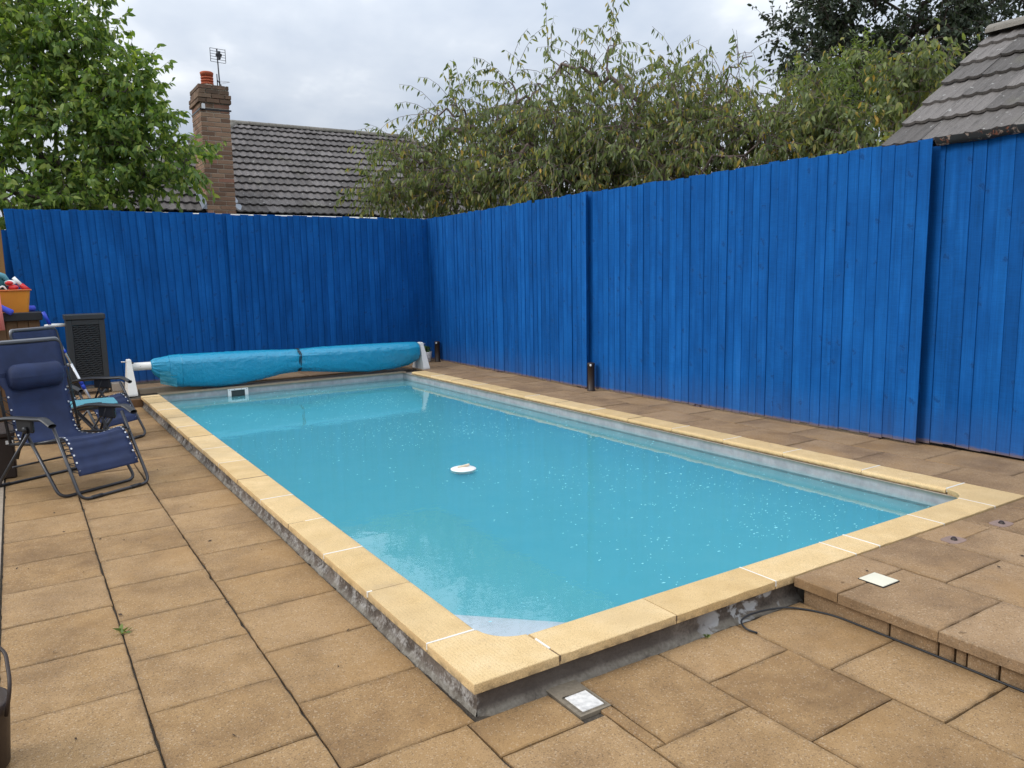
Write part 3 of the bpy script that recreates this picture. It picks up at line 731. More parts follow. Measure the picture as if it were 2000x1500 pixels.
def place(me, name, parent, org, ex, ey, ez, sc=None):
    o = bpy.data.objects.new(name, me); COL.objects.link(o); o.parent = parent
    m = Matrix(((ex.x, ey.x, ez.x, org.x), (ex.y, ey.y, ez.y, org.y), (ex.z, ey.z, ez.z, org.z), (0, 0, 0, 1)))
    l, q, s = m.decompose(); o.location = l - wloc(parent); o.rotation_euler = q.to_euler()
    if sc: o.scale = sc
    return o
ey = Vector((0, math.cos(TH), math.sin(TH))); ez = Vector((0, -math.sin(TH), math.cos(TH))); ex = Vector((1, 0, 0))
for i in range(14):
    s = i*GA; y = YB + s*math.cos(TH); z = ZB + s*math.sin(TH)
    lo = HX0 + (y-YB) + 0.05; hi = min(HX1 - (y-YB), 9.15)
    k0 = math.ceil(lo/0.3); k1 = int(hi/0.3)
    for k in range(k0-1, k1):
        x = k*0.3 + (0.15 if i % 2 else 0)*0
        if 3.08 < x+0.15 < 3.62 and i < 2: continue
        place(TM1, 'roof_tile', roof, Vector((x, y, z)) + ez*random.uniform(-.003, .003), ex, ey, ez)
def ridge_caps(a, b, mat, parent, r=0.12, ln=0.42):
    a = Vector(a); b = Vector(b); n = max(1, round((b-a).length/ln)); d = (b-a)/n
    for i in range(n):
        p = a + d*i; t = d.normalized(); u = t.cross(Vector((0, 0, 1))).normalized(); v = u.cross(t)
        V = []
        for q, rad in ((p - t*0.02, r*1.04), (p + d*1.0, r)):
            for k in range(9):
                an = math.pi*k/8; V.append(tuple(q + u*math.cos(an)*rad + v*(math.sin(an)*rad*0.75 - 0.02)))
        F = [(k+1, k, 9+k, 10+k) for k in range(8)] + [tuple(range(9)), tuple(reversed(range(9, 18)))]
        mesh('ridge_tile', V, F, mat, parent)
ridge_caps((RX0-0.1, RY, RZ+0.01), (RX1+0.1, RY, RZ+0.01), M_RIDGE, roof)
ridge_caps((HX0, YB, ZB+0.03), (RX0, RY, RZ+0.0), M_RIDGE, roof)
ridge_caps((HX1, YB, ZB+0.03), (RX1, RY, RZ+0.0), M_RIDGE, roof)
tube('gutter', [(HX0, YB-0.06, ZB-0.065), (HX1, YB-0.06, ZB-0.065)], 0.055, M_WHITE, house)
# chimney
CX0, CX1, CY0, CY1, CZ1 = 3.095, 3.60, 15.0, 15.74, 5.00
chim = box('chimney', (CX0+0.007, CX1-0.007), (CY0+0.007, CY1-0.007), (2.55, CZ1-0.012), M_MORTAR, house)
BC = {}
def brick(x0, x1, y0, y1, z0, z1):
    key = (round(x1-x0, 3), round(y1-y0, 3), round(z1-z0, 3))
    if key not in BC:
        V, F = boxvf(-key[0]/2, key[0]/2, -key[1]/2, key[1]/2, -key[2]/2, key[2]/2, 0.004)
        me = bpy.data.meshes.new('brick'); me.from_pydata(V, [], F); me.materials.append(M_BRICK); BC[key] = me
    o = bpy.data.objects.new('brick', BC[key]); COL.objects.link(o); o.parent = chim
    o.location = Vector(((x0+x1)/2 + random.uniform(-.002, .002), (y0+y1)/2 + random.uniform(-.003, .003), (z0+z1)/2)) - wloc(chim)
ch = 0.081; nC = int((CZ1-2.55)/ch)
for i in range(nC):
    z1 = CZ1 - i*ch; z0 = z1 - ch + 0.013
    ov = 0.008 if i in (0, 1) else 0.034 if i in (2, 3) else 0.0
    ax0, ax1, ay0, ay1 = CX0-ov, CX1+ov, CY0-ov, CY1+ov
    D = 0.10 + ov
    def run(a, b, L, first):
        out = []; p = a; l = first
        while p < b - 0.04:
            q = min(p + l, b)
            if b - q < 0.06: q = b
            out.append((p, q)); p = q + 0.010; l = L
        return out
    if i % 2 == 0:
        for a, b in run(ax0, ax1, 0.225, 0.225): brick(a, b, ay0, ay0+D, z0, z1)
        for a, b in run(ay0+D+0.01, ay1, 0.225, 0.225): brick(ax0, ax0+D, a, b, z0, z1)
    else:
        for a, b in run(ax0+D+0.01, ax1, 0.225, 0.225): brick(a, b, ay0, ay0+D, z0, z1)
        for a, b in run(ay0, ay1, 0.225, 0.225): brick(ax0, ax0+D, a, b, z0, z1)
V, F = join([boxvf(CX0-0.18, CX0-0.002, 15.0, 15.7, 2.80, 2.815)])
V = [(CX0-0.09, 14.98, 2.83), (CX0-0.004, 14.98, 2.83), (CX0-0.09, 15.75, 3.33), (CX0-0.004, 15.75, 3.33), (CX0-0.004, 14.98, 2.93), (CX0-0.004, 15.66, 3.40)]
mesh('flashing', V, [(0, 1, 3, 2), (1, 0, 4), (1, 4, 5, 3)], M_LEAD, chim)
V = [(CX1+0.004, 14.98, 2.80), (CX1+0.16, 14.98, 2.80), (CX1+0.004, 15.5, 3.14), (CX1+0.10, 15.5, 3.14)]
mesh('flashing', V, [(0, 1, 3, 2)], M_LEAD, chim)
# louvred pot
pp = [(0.085, 0.0), (0.11, 0.0), (0.105, 0.03)]
z = 0.03
for k in range(4): pp += [(0.088, z), (0.088, z+0.018), (0.108, z+0.020), (0.110, z+0.046)]; z += 0.048
pp += [(0.112, z), (0.118, z+0.03), (0.10, z+0.045), (0.07, z+0.045)]
V, F = lathevf(pp, (CX0+0.205, 15.24, CZ1), 20); mesh('chimney_pot', V, F, M_TERRA, chim, True)
V, F = lathevf([(0.16, 0), (0.15, 0.03), (0.11, 0.045)], (CX0+0.205, 15.24, CZ1-0.005), 14); mesh('mortar_bedding', V, F, M_MORTAR, chim)
for k in range(2):
    zz = 4.56
    V, F = boxvf(CX0-0.006, CX1+0.03, CY0-0.008, CY0-0.002, zz, zz+0.03) if k == 0 else boxvf(CX0-0.008, CX0-0.002, CY0, CY1, zz, zz+0.03)
    mesh('strap', V, F, M_BLACK, chim)
box('bracket', (CX0+0.02, CX0+0.08), (CY0-0.05, CY0-0.003), (4.57, 4.66), M_ALU, chim, 0.004)
# aerial on the chimney
AX, AY = CX0+0.40, 15.12
aer = empty('television_aerial', (AX, AY, CZ1), 'small grid television aerial on a mast beside the chimney pot', 'aerial')
tube('mast', [(AX, AY, CZ1-0.25), (AX-0.02, AY, CZ1+0.66)], 0.012, M_METAL, aer)
bars = []
for i in range(6): bars.append(tubevf([(AX-0.14, AY-0.02, CZ1+0.43+i*0.046), (AX+0.12, AY-0.02, CZ1+0.42+i*0.046)], 0.0045, 5))
for x in (-0.14, -0.015, 0.12): bars.append(tubevf([(AX+x, AY-0.025, CZ1+0.43), (AX+x, AY-0.025, CZ1+0.66)], 0.006, 5))
V, F = join(bars); mesh('reflector_grid', V, F, M_METAL, aer)
V, F = join([boxvf(AX-0.055, AX+0.045, AY-0.09, AY-0.04, CZ1+0.52, CZ1+0.56), boxvf(AX-0.02, AX+0.02, AY-0.10, AY-0.03, CZ1+0.47, CZ1+0.60)])
mesh('dipole_box', V, F, M_BLACK, aer)
tube('lower_boom', [(AX-0.07, AY-0.1, CZ1+0.10), (AX+0.09, AY+0.3, CZ1+0.10)], 0.008, M_BLACK, aer)
V, F = join([tubevf([(AX-0.05+k*0.03, AY-0.05+k*0.09, CZ1+0.10), (AX+0.13+k*0.03, AY-0.09+k*0.09, CZ1+0.09+0.02*k)], 0.003, 4) for k in range(4)])
mesh('director_rods', V, F, M_ALU, aer)
tube('clamp', [(AX-0.05, AY-0.02, CZ1-0.02), (AX-0.05, AY-0.02, CZ1+0.22)], 0.009, M_BLACK, aer)

# ------------------------------------------------------------------ outbuilding at right
T2 = R(35); EX, EZ, VY = 6.10, 2.505, 3.83
outb = empty('outbuilding', (7.85, 1.9, -0.06), 'outbuilding with brown grey tiled roof over the right fence', 'outbuilding')
RXX = EX + 1.57; RZZ = EZ + 1.57*math.tan(T2)
box('wall', (6.42, 9.3), (0.35, 3.80), (-0.06, EZ+0.02), M_WALLH, outb)
V = [(EX, 0.2, EZ-0.02), (EX, VY, EZ-0.02), (RXX, VY, RZZ-0.02), (RXX, 0.2, RZZ-0.02), (2*RXX-EX, 0.2, EZ-0.02), (2*RXX-EX, VY, EZ-0.02)]
oroof = mesh('roof', V, [(1, 0, 3, 2), (2, 3, 4, 5), (0, 1, 5, 4), (1, 2, 5), (0, 4, 3)], M_FELT, outb)
TM2 = tile_mesh('roof_tile', 0.335, 0.42, M_TILE2, 0.013, 3, 0.022, 2.5, 0.040)
ey = Vector((math.cos(T2), 0, math.sin(T2))); ez = Vector((-math.sin(T2), 0, math.cos(T2))); ex = Vector((0, -1, 0))
SL = 1.57/math.cos(T2); G2 = SL/5.7
for i in range(6):
    s = i*G2 - 0.03
    for k in range(8):
        ln = 1.0 if i < 5 else 0.72
        place(TM2, 'roof_tile', oroof, Vector((EX + s*math.cos(T2), VY + 0.03 - k*0.33, EZ + s*math.sin(T2))) + ez*random.uniform(-.003, .004), ex, ey, ez, (1, ln, 1))
ridge_caps((RXX, VY+0.02, RZZ+0.02), (RXX, 0.6, RZZ+0.02), M_RIDGE, oroof, 0.12, 0.45)
def gut(u, v):
    y = 3.40 - u*2.9; a = v*math.pi
    return (EX - 0.035 - 0.045*math.cos(a) - 0.01 + 0.010*nz(0, y, 0, 6), y, EZ + 0.010 - 0.06*math.sin(a) + 0.010*nz(1, y, 0, 5) + 0.006*nz(2, y, v, 20))
V, F = grid_sheet(60, 6, gut)
def gutter_mat():
    m, t = newmat('peeling_gutter'); p = pos(t); n = noise(t, p, 16, 5, 0.65, 0.5); n2 = noise(t, p, 30, 4, 0.6)
    c = mixc(t, mapr(t, n, 0.55, 0.60, 0.0, 1.0), (0.018, 0.017, 0.018), (0.28, 0.20, 0.16))
    c = mixc(t, mapr(t, n2, 0.62, 0.66, 0.0, 1.0), c, (0.20, 0.07, 0.04))
    finish(t, c, 0.7, n, 0.5, 0.01); return m
mesh('gutter', V, F + [tuple(reversed(f)) for f in []], gutter_mat(), outb, True)

# ------------------------------------------------------------------ trees
rng = np.random.default_rng(11)
def leaf_mesh(name, Pn, D, L, wd, mat, parent, fold=0.12, curl=0.15):
    n = len(Pn); D = D/np.linalg.norm(D, axis=1, keepdims=True)
    rnd = rng.normal(size=(n, 3)); U = np.cross(D, rnd); U /= np.linalg.norm(U, axis=1, keepdims=True); N = np.cross(U, D)
    # prefer upward-facing blades
    flip = np.sign(N[:, 2:3]); flip[flip == 0] = 1; N = N*flip; U = U*flip
    L = np.asarray(L)[:, None]; W = np.asarray(wd)[:, None]
    tpl = [(0, 0, 0), (-0.46, 0.30, 0.02), (0.46, 0.30, 0.02), (-0.40, 0.64, -curl*0.4), (0.40, 0.64, -curl*0.4), (0, 1.0, -curl*1.3)]
    cv = rng.uniform(0.2, 1.8, size=(n, 1))
    V = np.stack([Pn + U*W*a + D*L*b + N*L*c*cv for a, b, c in tpl], 1).reshape(-1, 3)
    base = np.arange(n)*6
    F = np.stack([np.stack([base+a, base+b, base+c], 1) for a, b, c in ((0, 2, 1), (1, 2, 4), (1, 4, 3), (3, 4, 5))], 1).reshape(-1, 3)
    c0 = V.mean(0)
    me = bpy.data.meshes.new(name)
    me.vertices.add(len(V)); me.vertices.foreach_set('co', (V - c0).ravel())
    me.loops.add(F.size); me.loops.foreach_set('vertex_index', F.ravel().astype(np.int32))
    me.polygons.add(len(F)); me.polygons.foreach_set('loop_start', np.arange(0, F.size, 3, dtype=np.int32))
    me.update(calc_edges=True); me.validate()
    return link(name, me, mat, parent, Vector(c0))
def tree(name, label, trunk, blobs, leafp, mat, bark, group=None, droop=0.5, twig=0.45, ntw=5, r0=0.006, arch=0.25, hang=0.5, lpt=9, keep=None, shell=0.35, bare=None, thin=None, clump=0.75):
    base = trunk[0]
    root = empty(name, base, label, 'tree', group)
    nodes = [np.array(p, float) for p in trunk]; par = [-1] + list(range(len(trunk)-1)); cnt = [0]*len(nodes)
    T = []
    for c, r, n in blobs:
        c = np.array(c, float); r = np.array(r, float)
        for _ in range(n):
            d = rng.normal(size=3); d /= np.linalg.norm(d); T.append((c + d*r*(rng.random()**shell), c))
    top = nodes[-1]; T.sort(key=lambda q: np.linalg.norm(q[0]-top))
    tips = []
    for q, c in T:
        A = np.array(nodes); dist = np.linalg.norm(A - q, axis=1) + 0.25*np.linalg.norm(A - top, axis=1) + np.where(np.arange(len(A)) < len(trunk)-1, 1.5, 0)
        k = int(np.argmin(dist)); p = nodes[k]; n = max(2, int(np.linalg.norm(q-p)/0.22)); pr = k
        wob = rng.normal(size=3)*0.10*np.linalg.norm(q-p)
        for s in range(1, n+1):
            u = s/n; x = p + (q-p)*u + (np.array([0, 0, arch*np.linalg.norm(q-p)]) + wob)*math.sin(math.pi*u)
            nodes.append(x); par.append(pr); cnt.append(0); pr = len(nodes)-1
        tips.append((pr, q, c))
    for pr, q, c in tips:
        k = pr
        while k >= 0: cnt[k] += 1; k = par[k]
    parts = []
    rad = [r0*max(1, c)**0.52 for c in cnt]
    for i in range(1, len(nodes)):
        j = par[i]
        if cnt[i] == 0 and i >= len(trunk): continue
        parts.append(tubevf([nodes[j], nodes[i]], [min(rad[j], rad[i]*1.6), rad[i]], 6 if rad[i] > 0.02 else 4, False))
    LP, LD, LL = [], [], []
    for pr, q, c in tips:
        out = q - c; out = out/(np.linalg.norm(out)+1e-6)
        for _ in range(ntw if not thin else max(2, int(round(ntw*thin(q))))):
            d = out*0.5 + rng.normal(size=3)*0.75; d[2] += 0.25; d /= np.linalg.norm(d)
            p = q + rng.normal(size=3)*0.06; path = [p]; L = twig*rng.uniform(0.5, 1.3); ns = 4
            for s in range(ns):
                d = d + np.array([0, 0, -droop*0.35*(s+1)/ns]); d /= np.linalg.norm(d); p = p + d*L/ns; path.append(p)
            if keep is not None and not keep(path[-1]): continue
            parts.append(tubevf(path, [r0*0.7, r0*0.6, r0*0.5, r0*0.4, r0*0.3], 3, False))
            nl = lpt if not (bare and bare(q)) else max(1, lpt//5)
            for s in range(nl):
                u = ((s + rng.random())/nl)**clump*ns; i = min(int(u), ns-1); x = path[i] + (path[i+1]-path[i])*(u-i)
                dd_ = (path[i+1]-path[i])/np.linalg.norm(path[i+1]-path[i])
                ld = dd_*0.5 + rng.normal(size=3)*0.5 + np.array([0, 0, -hang]); LP.append(x); LD.append(ld); LL.append(rng.uniform(0.7, 1.25))
    V, F = join(parts)
    mesh('trunk', V, F, bark, root, True)
    LL = np.array(LL)
    leaf_mesh('crown', np.array(LP), np.array(LD), leafp[0]*LL, leafp[1]*LL, mat, root)
    return root
B1 = [((0.45, 14.3, 4.6), (0.9, 0.7, 0.85), 34), ((0.1, 14.2, 5.7), (0.8, 0.6, 0.6), 18), ((1.25, 13.9, 5.05), (0.55, 0.5, 0.62), 14), ((1.45, 13.9, 5.62), (0.22, 0.3, 0.3), 4),
      ((1.0, 13.8, 3.9), (0.8, 0.6, 0.7), 26), ((1.68, 13.5, 4.3), (0.48, 0.45, 0.45), 15), ((1.8, 13.3, 3.45), (0.5, 0.4, 0.45), 15), ((2.35, 13.1, 3.45), (0.22, 0.25, 0.18), 4),
      ((0.3, 13.9, 3.2), (0.8, 0.5, 0.6), 20), ((1.3, 13.4, 3.0), (0.8, 0.4, 0.42), 16), ((-0.7, 14.2, 4.2), (0.7, 0.7, 1.2), 22), ((2.0, 13.3, 4.3), (0.15, 0.25, 0.3), 3), ((-0.5, 13.4, 2.5), (0.7, 0.5, 0.5), 16), ((0.4, 13.2, 2.55), (0.7, 0.4, 0.3), 12)]
tree('broadleaf_tree', 'fresh green broadleaf tree rising behind the left end of the back fence', [(0.5, 14.3, -0.06), (0.55, 14.25, 1.2), (0.6, 14.2, 2.2), (0.62, 14.2, 2.9)], B1, (0.122, 0.054), M_LEAF1, M_BARK,
     droop=0.25, twig=0.58, ntw=7, hang=0.6, lpt=16, clump=0.7, keep=lambda p: p[1] > 12.2)
def outside(p): return (p[0] > 6.25 or p[1] > 12.25) and not (p[0] < 9.3 and p[1] < 4.1 and p[2] < 4.2)
B2 = [((6.15, 13.7, 3.05), (0.45, 0.5, 0.35), 13), ((6.55, 13.5, 3.75), (0.45, 0.4, 0.4), 14), ((6.95, 12.9, 4.45), (0.42, 0.4, 0.40), 12), ((7.6, 12.4, 4.0), (0.6, 0.5, 0.5), 18), ((7.85, 11.8, 4.8), (0.42, 0.4, 0.35), 10),
      ((8.35, 11.5, 5.05), (0.5, 0.4, 0.42), 11), ((9.1, 11.0, 5.2), (0.55, 0.5, 0.45), 13), ((9.75, 10.1, 4.75), (0.5, 0.5, 0.42), 9), ((10.3, 9.1, 4.6), (0.7, 0.7, 0.35), 8), ((9.4, 10.2, 4.2), (1.0, 0.8, 0.7), 28),
      ((8.3, 11.2, 4.1), (0.8, 0.7, 0.6), 24), ((7.1, 12.7, 3.1), (0.7, 0.5, 0.5), 18), ((8.1, 10.8, 3.1), (0.9, 0.7, 0.5), 30), ((9.2, 9.4, 3.2), (0.9, 0.8, 0.5), 32), ((10.0, 8.3, 3.4), (0.8, 0.7, 0.6), 28), ((7.6, 11.6, 3.4), (0.8, 0.6, 0.5), 24), ((8.9, 10.3, 3.7), (0.9, 0.7, 0.6), 26), ((9.8, 9.2, 4.0), (0.8, 0.7, 0.5), 20)]
tree('weeping_cherry_tree', 'wide drooping cherry tree with yellowing leaves behind the fence corner', [(9.1, 10.4, -0.06), (9.05, 10.5, 1.2), (9.0, 10.5, 2.4), (9.0, 10.5, 3.2)], B2, (0.118, 0.038), M_LEAF2, M_BARK2,
     'cherry trees behind the side fence', droop=1.1, twig=0.78, ntw=9, r0=0.0085, arch=0.34, hang=1.2, lpt=12, clump=0.6, keep=outside, thin=lambda q: min(1.25, max(0.30, 1.25 - (q[2]-3.3)*0.6)), bare=lambda q: q[0] > 9.9 and q[2] > 4.5)
B3 = [((10.35, 7.5, 3.9), (0.7, 0.5, 0.5), 20), ((10.6, 6.9, 3.2), (0.8, 0.6, 0.5), 24), ((11.0, 6.6, 4.15), (0.5, 0.5, 0.35), 12), ((11.05, 6.1, 3.95), (0.5, 0.4, 0.4), 12), ((10.1, 7.7, 3.1), (0.6, 0.5, 0.5), 16), ((9.9, 6.3, 2.9), (0.7, 0.5, 0.5), 14)]
tree('weeping_cherry_tree', 'smaller yellowing cherry tree between the wide cherry and the outbuilding roof', [(10.7, 6.9, -0.06), (10.7, 6.9, 1.2), (10.65, 6.95, 2.3), (10.65, 6.95, 3.0)], B3, (0.115, 0.042), M_LEAF2, M_BARK2,
     'cherry trees behind the side fence', droop=0.9, twig=0.5, ntw=9, r0=0.0065, arch=0.3, hang=1.0, lpt=11, keep=outside)
B4 = [((15.2, 11.6, 6.6), (0.8, 0.8, 0.9), 26), ((15.9, 11.2, 7.4), (1.1, 1.0, 1.0), 40), ((16.5, 10.9, 6.1), (1.2, 1.0, 1.0), 46), ((17.6, 10.2, 7.0), (1.3, 1.1, 1.3), 54), ((18.9, 9.6, 6.7), (1.4, 1.1, 1.5), 54), ((17.0, 10.6, 8.8), (1.7, 1.3, 1.0), 40), ((18.3, 9.9, 5.4), (1.5, 1.0, 0.8), 40), ((15.7, 11.3, 5.6), (0.8, 0.7, 0.5), 18)]
tree('evergreen_tree', 'tall dark evergreen tree filling the top right corner', [(17.3, 10.6, -0.06), (17.3, 10.6, 2.5), (17.2, 10.6, 5.0), (17.2, 10.6, 6.5)], B4, (0.105, 0.055), M_LEAF3, M_BARK,
     droop=0.4, twig=0.55, ntw=9, hang=0.3, lpt=12, r0=0.008)
B5 = [((12.1, 9.1, 4.35), (0.5, 0.5, 0.55), 20), ((12.9, 8.6, 4.7), (0.5, 0.5, 0.55), 24), ((13.5, 8.2, 4.3), (0.45, 0.5, 0.6), 20), ((12.7, 8.7, 3.7), (0.9, 0.6, 0.7), 30)]
tree('shrub', 'lime green feathery shrub below the dark evergreen', [(12.8, 8.7, -0.06), (12.8, 8.7, 1.5), (12.8, 8.7, 2.8)], B5, (0.085, 0.030), M_LEAF4, M_BARK,
     droop=0.1, twig=0.45, ntw=7, hang=0.0, lpt=12)

# ------------------------------------------------------------------ pool cover reel
reel = empty('pool_cover_reel', (3.2, 10.95, 0.11), 'turquoise pool cover rolled on a reel across the far end of the pool', 'pool cover')
YA = 10.97
def stand(x, z0, zt, s):
    V = []
    for z, hw, dy in ((z0, 0.055, 0.20), (z0+0.02, 0.055, 0.20), (zt-0.05, 0.028, 0.065), (zt-0.008, 0.026, 0.055), (zt, 0.018, 0.04)):
        V += [(x-hw, YA-dy, z), (x+hw, YA-dy, z), (x+hw, YA+dy, z), (x-hw, YA+dy, z)]
    F = [(3, 2, 1, 0)]
    for k in range(4):
        for i in range(4): j = (i+1) % 4; F.append((k*4+i, k*4+j, (k+1)*4+j, (k+1)*4+i))
    F.append((16, 17, 18, 19))
    o = mesh('stand', V, F, M_STAND, reel)
    V, F = lathevf([(0.035, 0), (0.035, 0.02), (0.02, 0.03)], (0, 0, 0), 12); V = [(x + s*(0.03 + v[2]), YA + v[0], zt-0.07 + v[1]) for v in V]
    if s < 0: F = [tuple(reversed(f)) for f in F]
    mesh('bearing', V, F, M_BLACK, o)
    tube('wing_bolt', [(x - s*0.03, YA, zt-0.03), (x - s*0.085, YA, zt-0.03)], 0.008, M_ALU, o)
stand(1.165, 0.12, 0.575, 1); stand(5.285, 0.127, 0.535, -1)
ZT0, ZT1 = 0.475, 0.43
tube('reel_tube', [(1.19, YA, ZT0), (5.27, YA, ZT1)], 0.052, M_WHITE, reel, 16)
V, F = lathevf([(0.004, 0), (0.003, 0.002)], (0, 0, 0), 8); mesh('screw', [(1.29+v[0], YA-0.0515-v[2], ZT0+v[1]) for v in V], F, M_METAL, reel)
# station along X: centre drop, radius y, radius up, radius down
ST = [(1.42, 0.060, 0.062, 0.062), (1.46, 0.090, 0.090, 0.13), (1.55, 0.12, 0.105, 0.20), (1.65, 0.15, 0.120, 0.28), (1.78, 0.165, 0.126, 0.305), (2.2, 0.175, 0.128, 0.335), (2.5, 0.175, 0.126, 0.325), (2.8, 0.165, 0.122, 0.29), (3.1, 0.15, 0.113, 0.225),
      (3.30, 0.140, 0.109, 0.205), (3.345, 0.134, 0.104, 0.195), (3.40, 0.140, 0.109, 0.205), (3.6, 0.160, 0.119, 0.235), (3.9, 0.17, 0.122, 0.262), (4.4, 0.18, 0.122, 0.298), (4.8, 0.175, 0.120, 0.28), (5.05, 0.165, 0.118, 0.235), (5.2, 0.145, 0.112, 0.165), (5.235, 0.11, 0.10, 0.12), (5.24, 0.05, 0.05, 0.05)]
def interp(x):
    for a, b in zip(ST[:-1], ST[1:]):
        if a[0] <= x <= b[0]:
            t = (x-a[0])/(b[0]-a[0]); return [a[i]+(b[i]-a[i])*t for i in range(1, 4)]
    return ST[-1][1:]
def roll(x0, x1, nx, extra=0.0, ruck=1.0):
    ns = 72; V = []
    for i in range(nx+1):
        x = x0 + (x1-x0)*i/nx; ry, ru, rd = interp(x); zc_ = ZT0 + (ZT1-ZT0)*(x-1.19)/4.08
        near = math.exp(-abs(x-3.345)/0.16)
        for k in range(ns):
            a = 2*math.pi*k/ns; s, c = math.sin(a), math.cos(a)
            rz = ru if s > 0 else rd
            sway = 0.02*nz(x, 0, 0, 2.0) if s < 0 else 0
            f = 1 + extra/0.15 + ruck*(0.020*nz(x*1.1, c*1.2, s*1.2, 3.2) + 0.024*nz(x*0.8, c*2.4, s*2.4, 4.5) + 0.022*nz(x*2.4, c*3, s*3, 6)*(1 if s > -0.2 else 0.5) + 0.012*nz(x*3, c*5, s*5, 10) + near*0.075*math.sin(7*a + 2.5*nz(x, c, s, 3)) )
            if x < 1.62: f += 0.05*math.sin(a*15)*max(0, (1.62-x)/0.2)
            V.append((x, YA - c*ry*f - (0.02 if s < 0 else 0)*(-s), zc_ + (s*rz*f) + sway))
    F = [(i*ns+k, (i+1)*ns+k, (i+1)*ns+(k+1) % ns, i*ns+(k+1) % ns) for i in range(nx) for k in range(ns)]
    F += [tuple(reversed(range(ns)))][:1] + [tuple(range(nx*ns, nx*ns+ns))]
    F = [tuple(reversed(f)) for f in F]
    return V, F
V, F = roll(1.42, 5.24, 240); cover = mesh('rolled_cover', V, F, M_COVER, reel, True)
V, F = roll(1.63, 1.78, 12, 0.004, 0.8); mesh('edge_hem', V, F, M_COVER, cover, True)
def flap(u, v):
    x = 1.50 + u*0.20; return (x, YA-0.150 + 0.02*nz(x, v, 0, 9) + 0.03*v, 0.40 - v*(0.16 + 0.06*u) + 0.01*nz(x, v, 3, 8))
V, F = grid_sheet(14, 14, flap); mesh('loose_flap', V, F, M_CEDGE, cover, True)
def ringvf(x, e):
    ry, ru, rd = interp(x); zc_ = ZT0 + (ZT1-ZT0)*(x-1.19)/4.08; P_ = []
    for k in range(40):
        a = 2*math.pi*k/40; s, c = math.sin(a), math.cos(a); P_.append((x + 0.006*math.sin(5*a), YA - c*(ry+e) - (0.02 if s < 0 else 0)*(-s), zc_ + s*((ru if s > 0 else rd)+e)))
    return tubevf(P_, 0.0065, 6, False, True)
V, F = join([ringvf(3.335, 0.006), ringvf(3.355, 0.008)]); mesh('tie_strap', V, F, M_CABLE, cover, True)

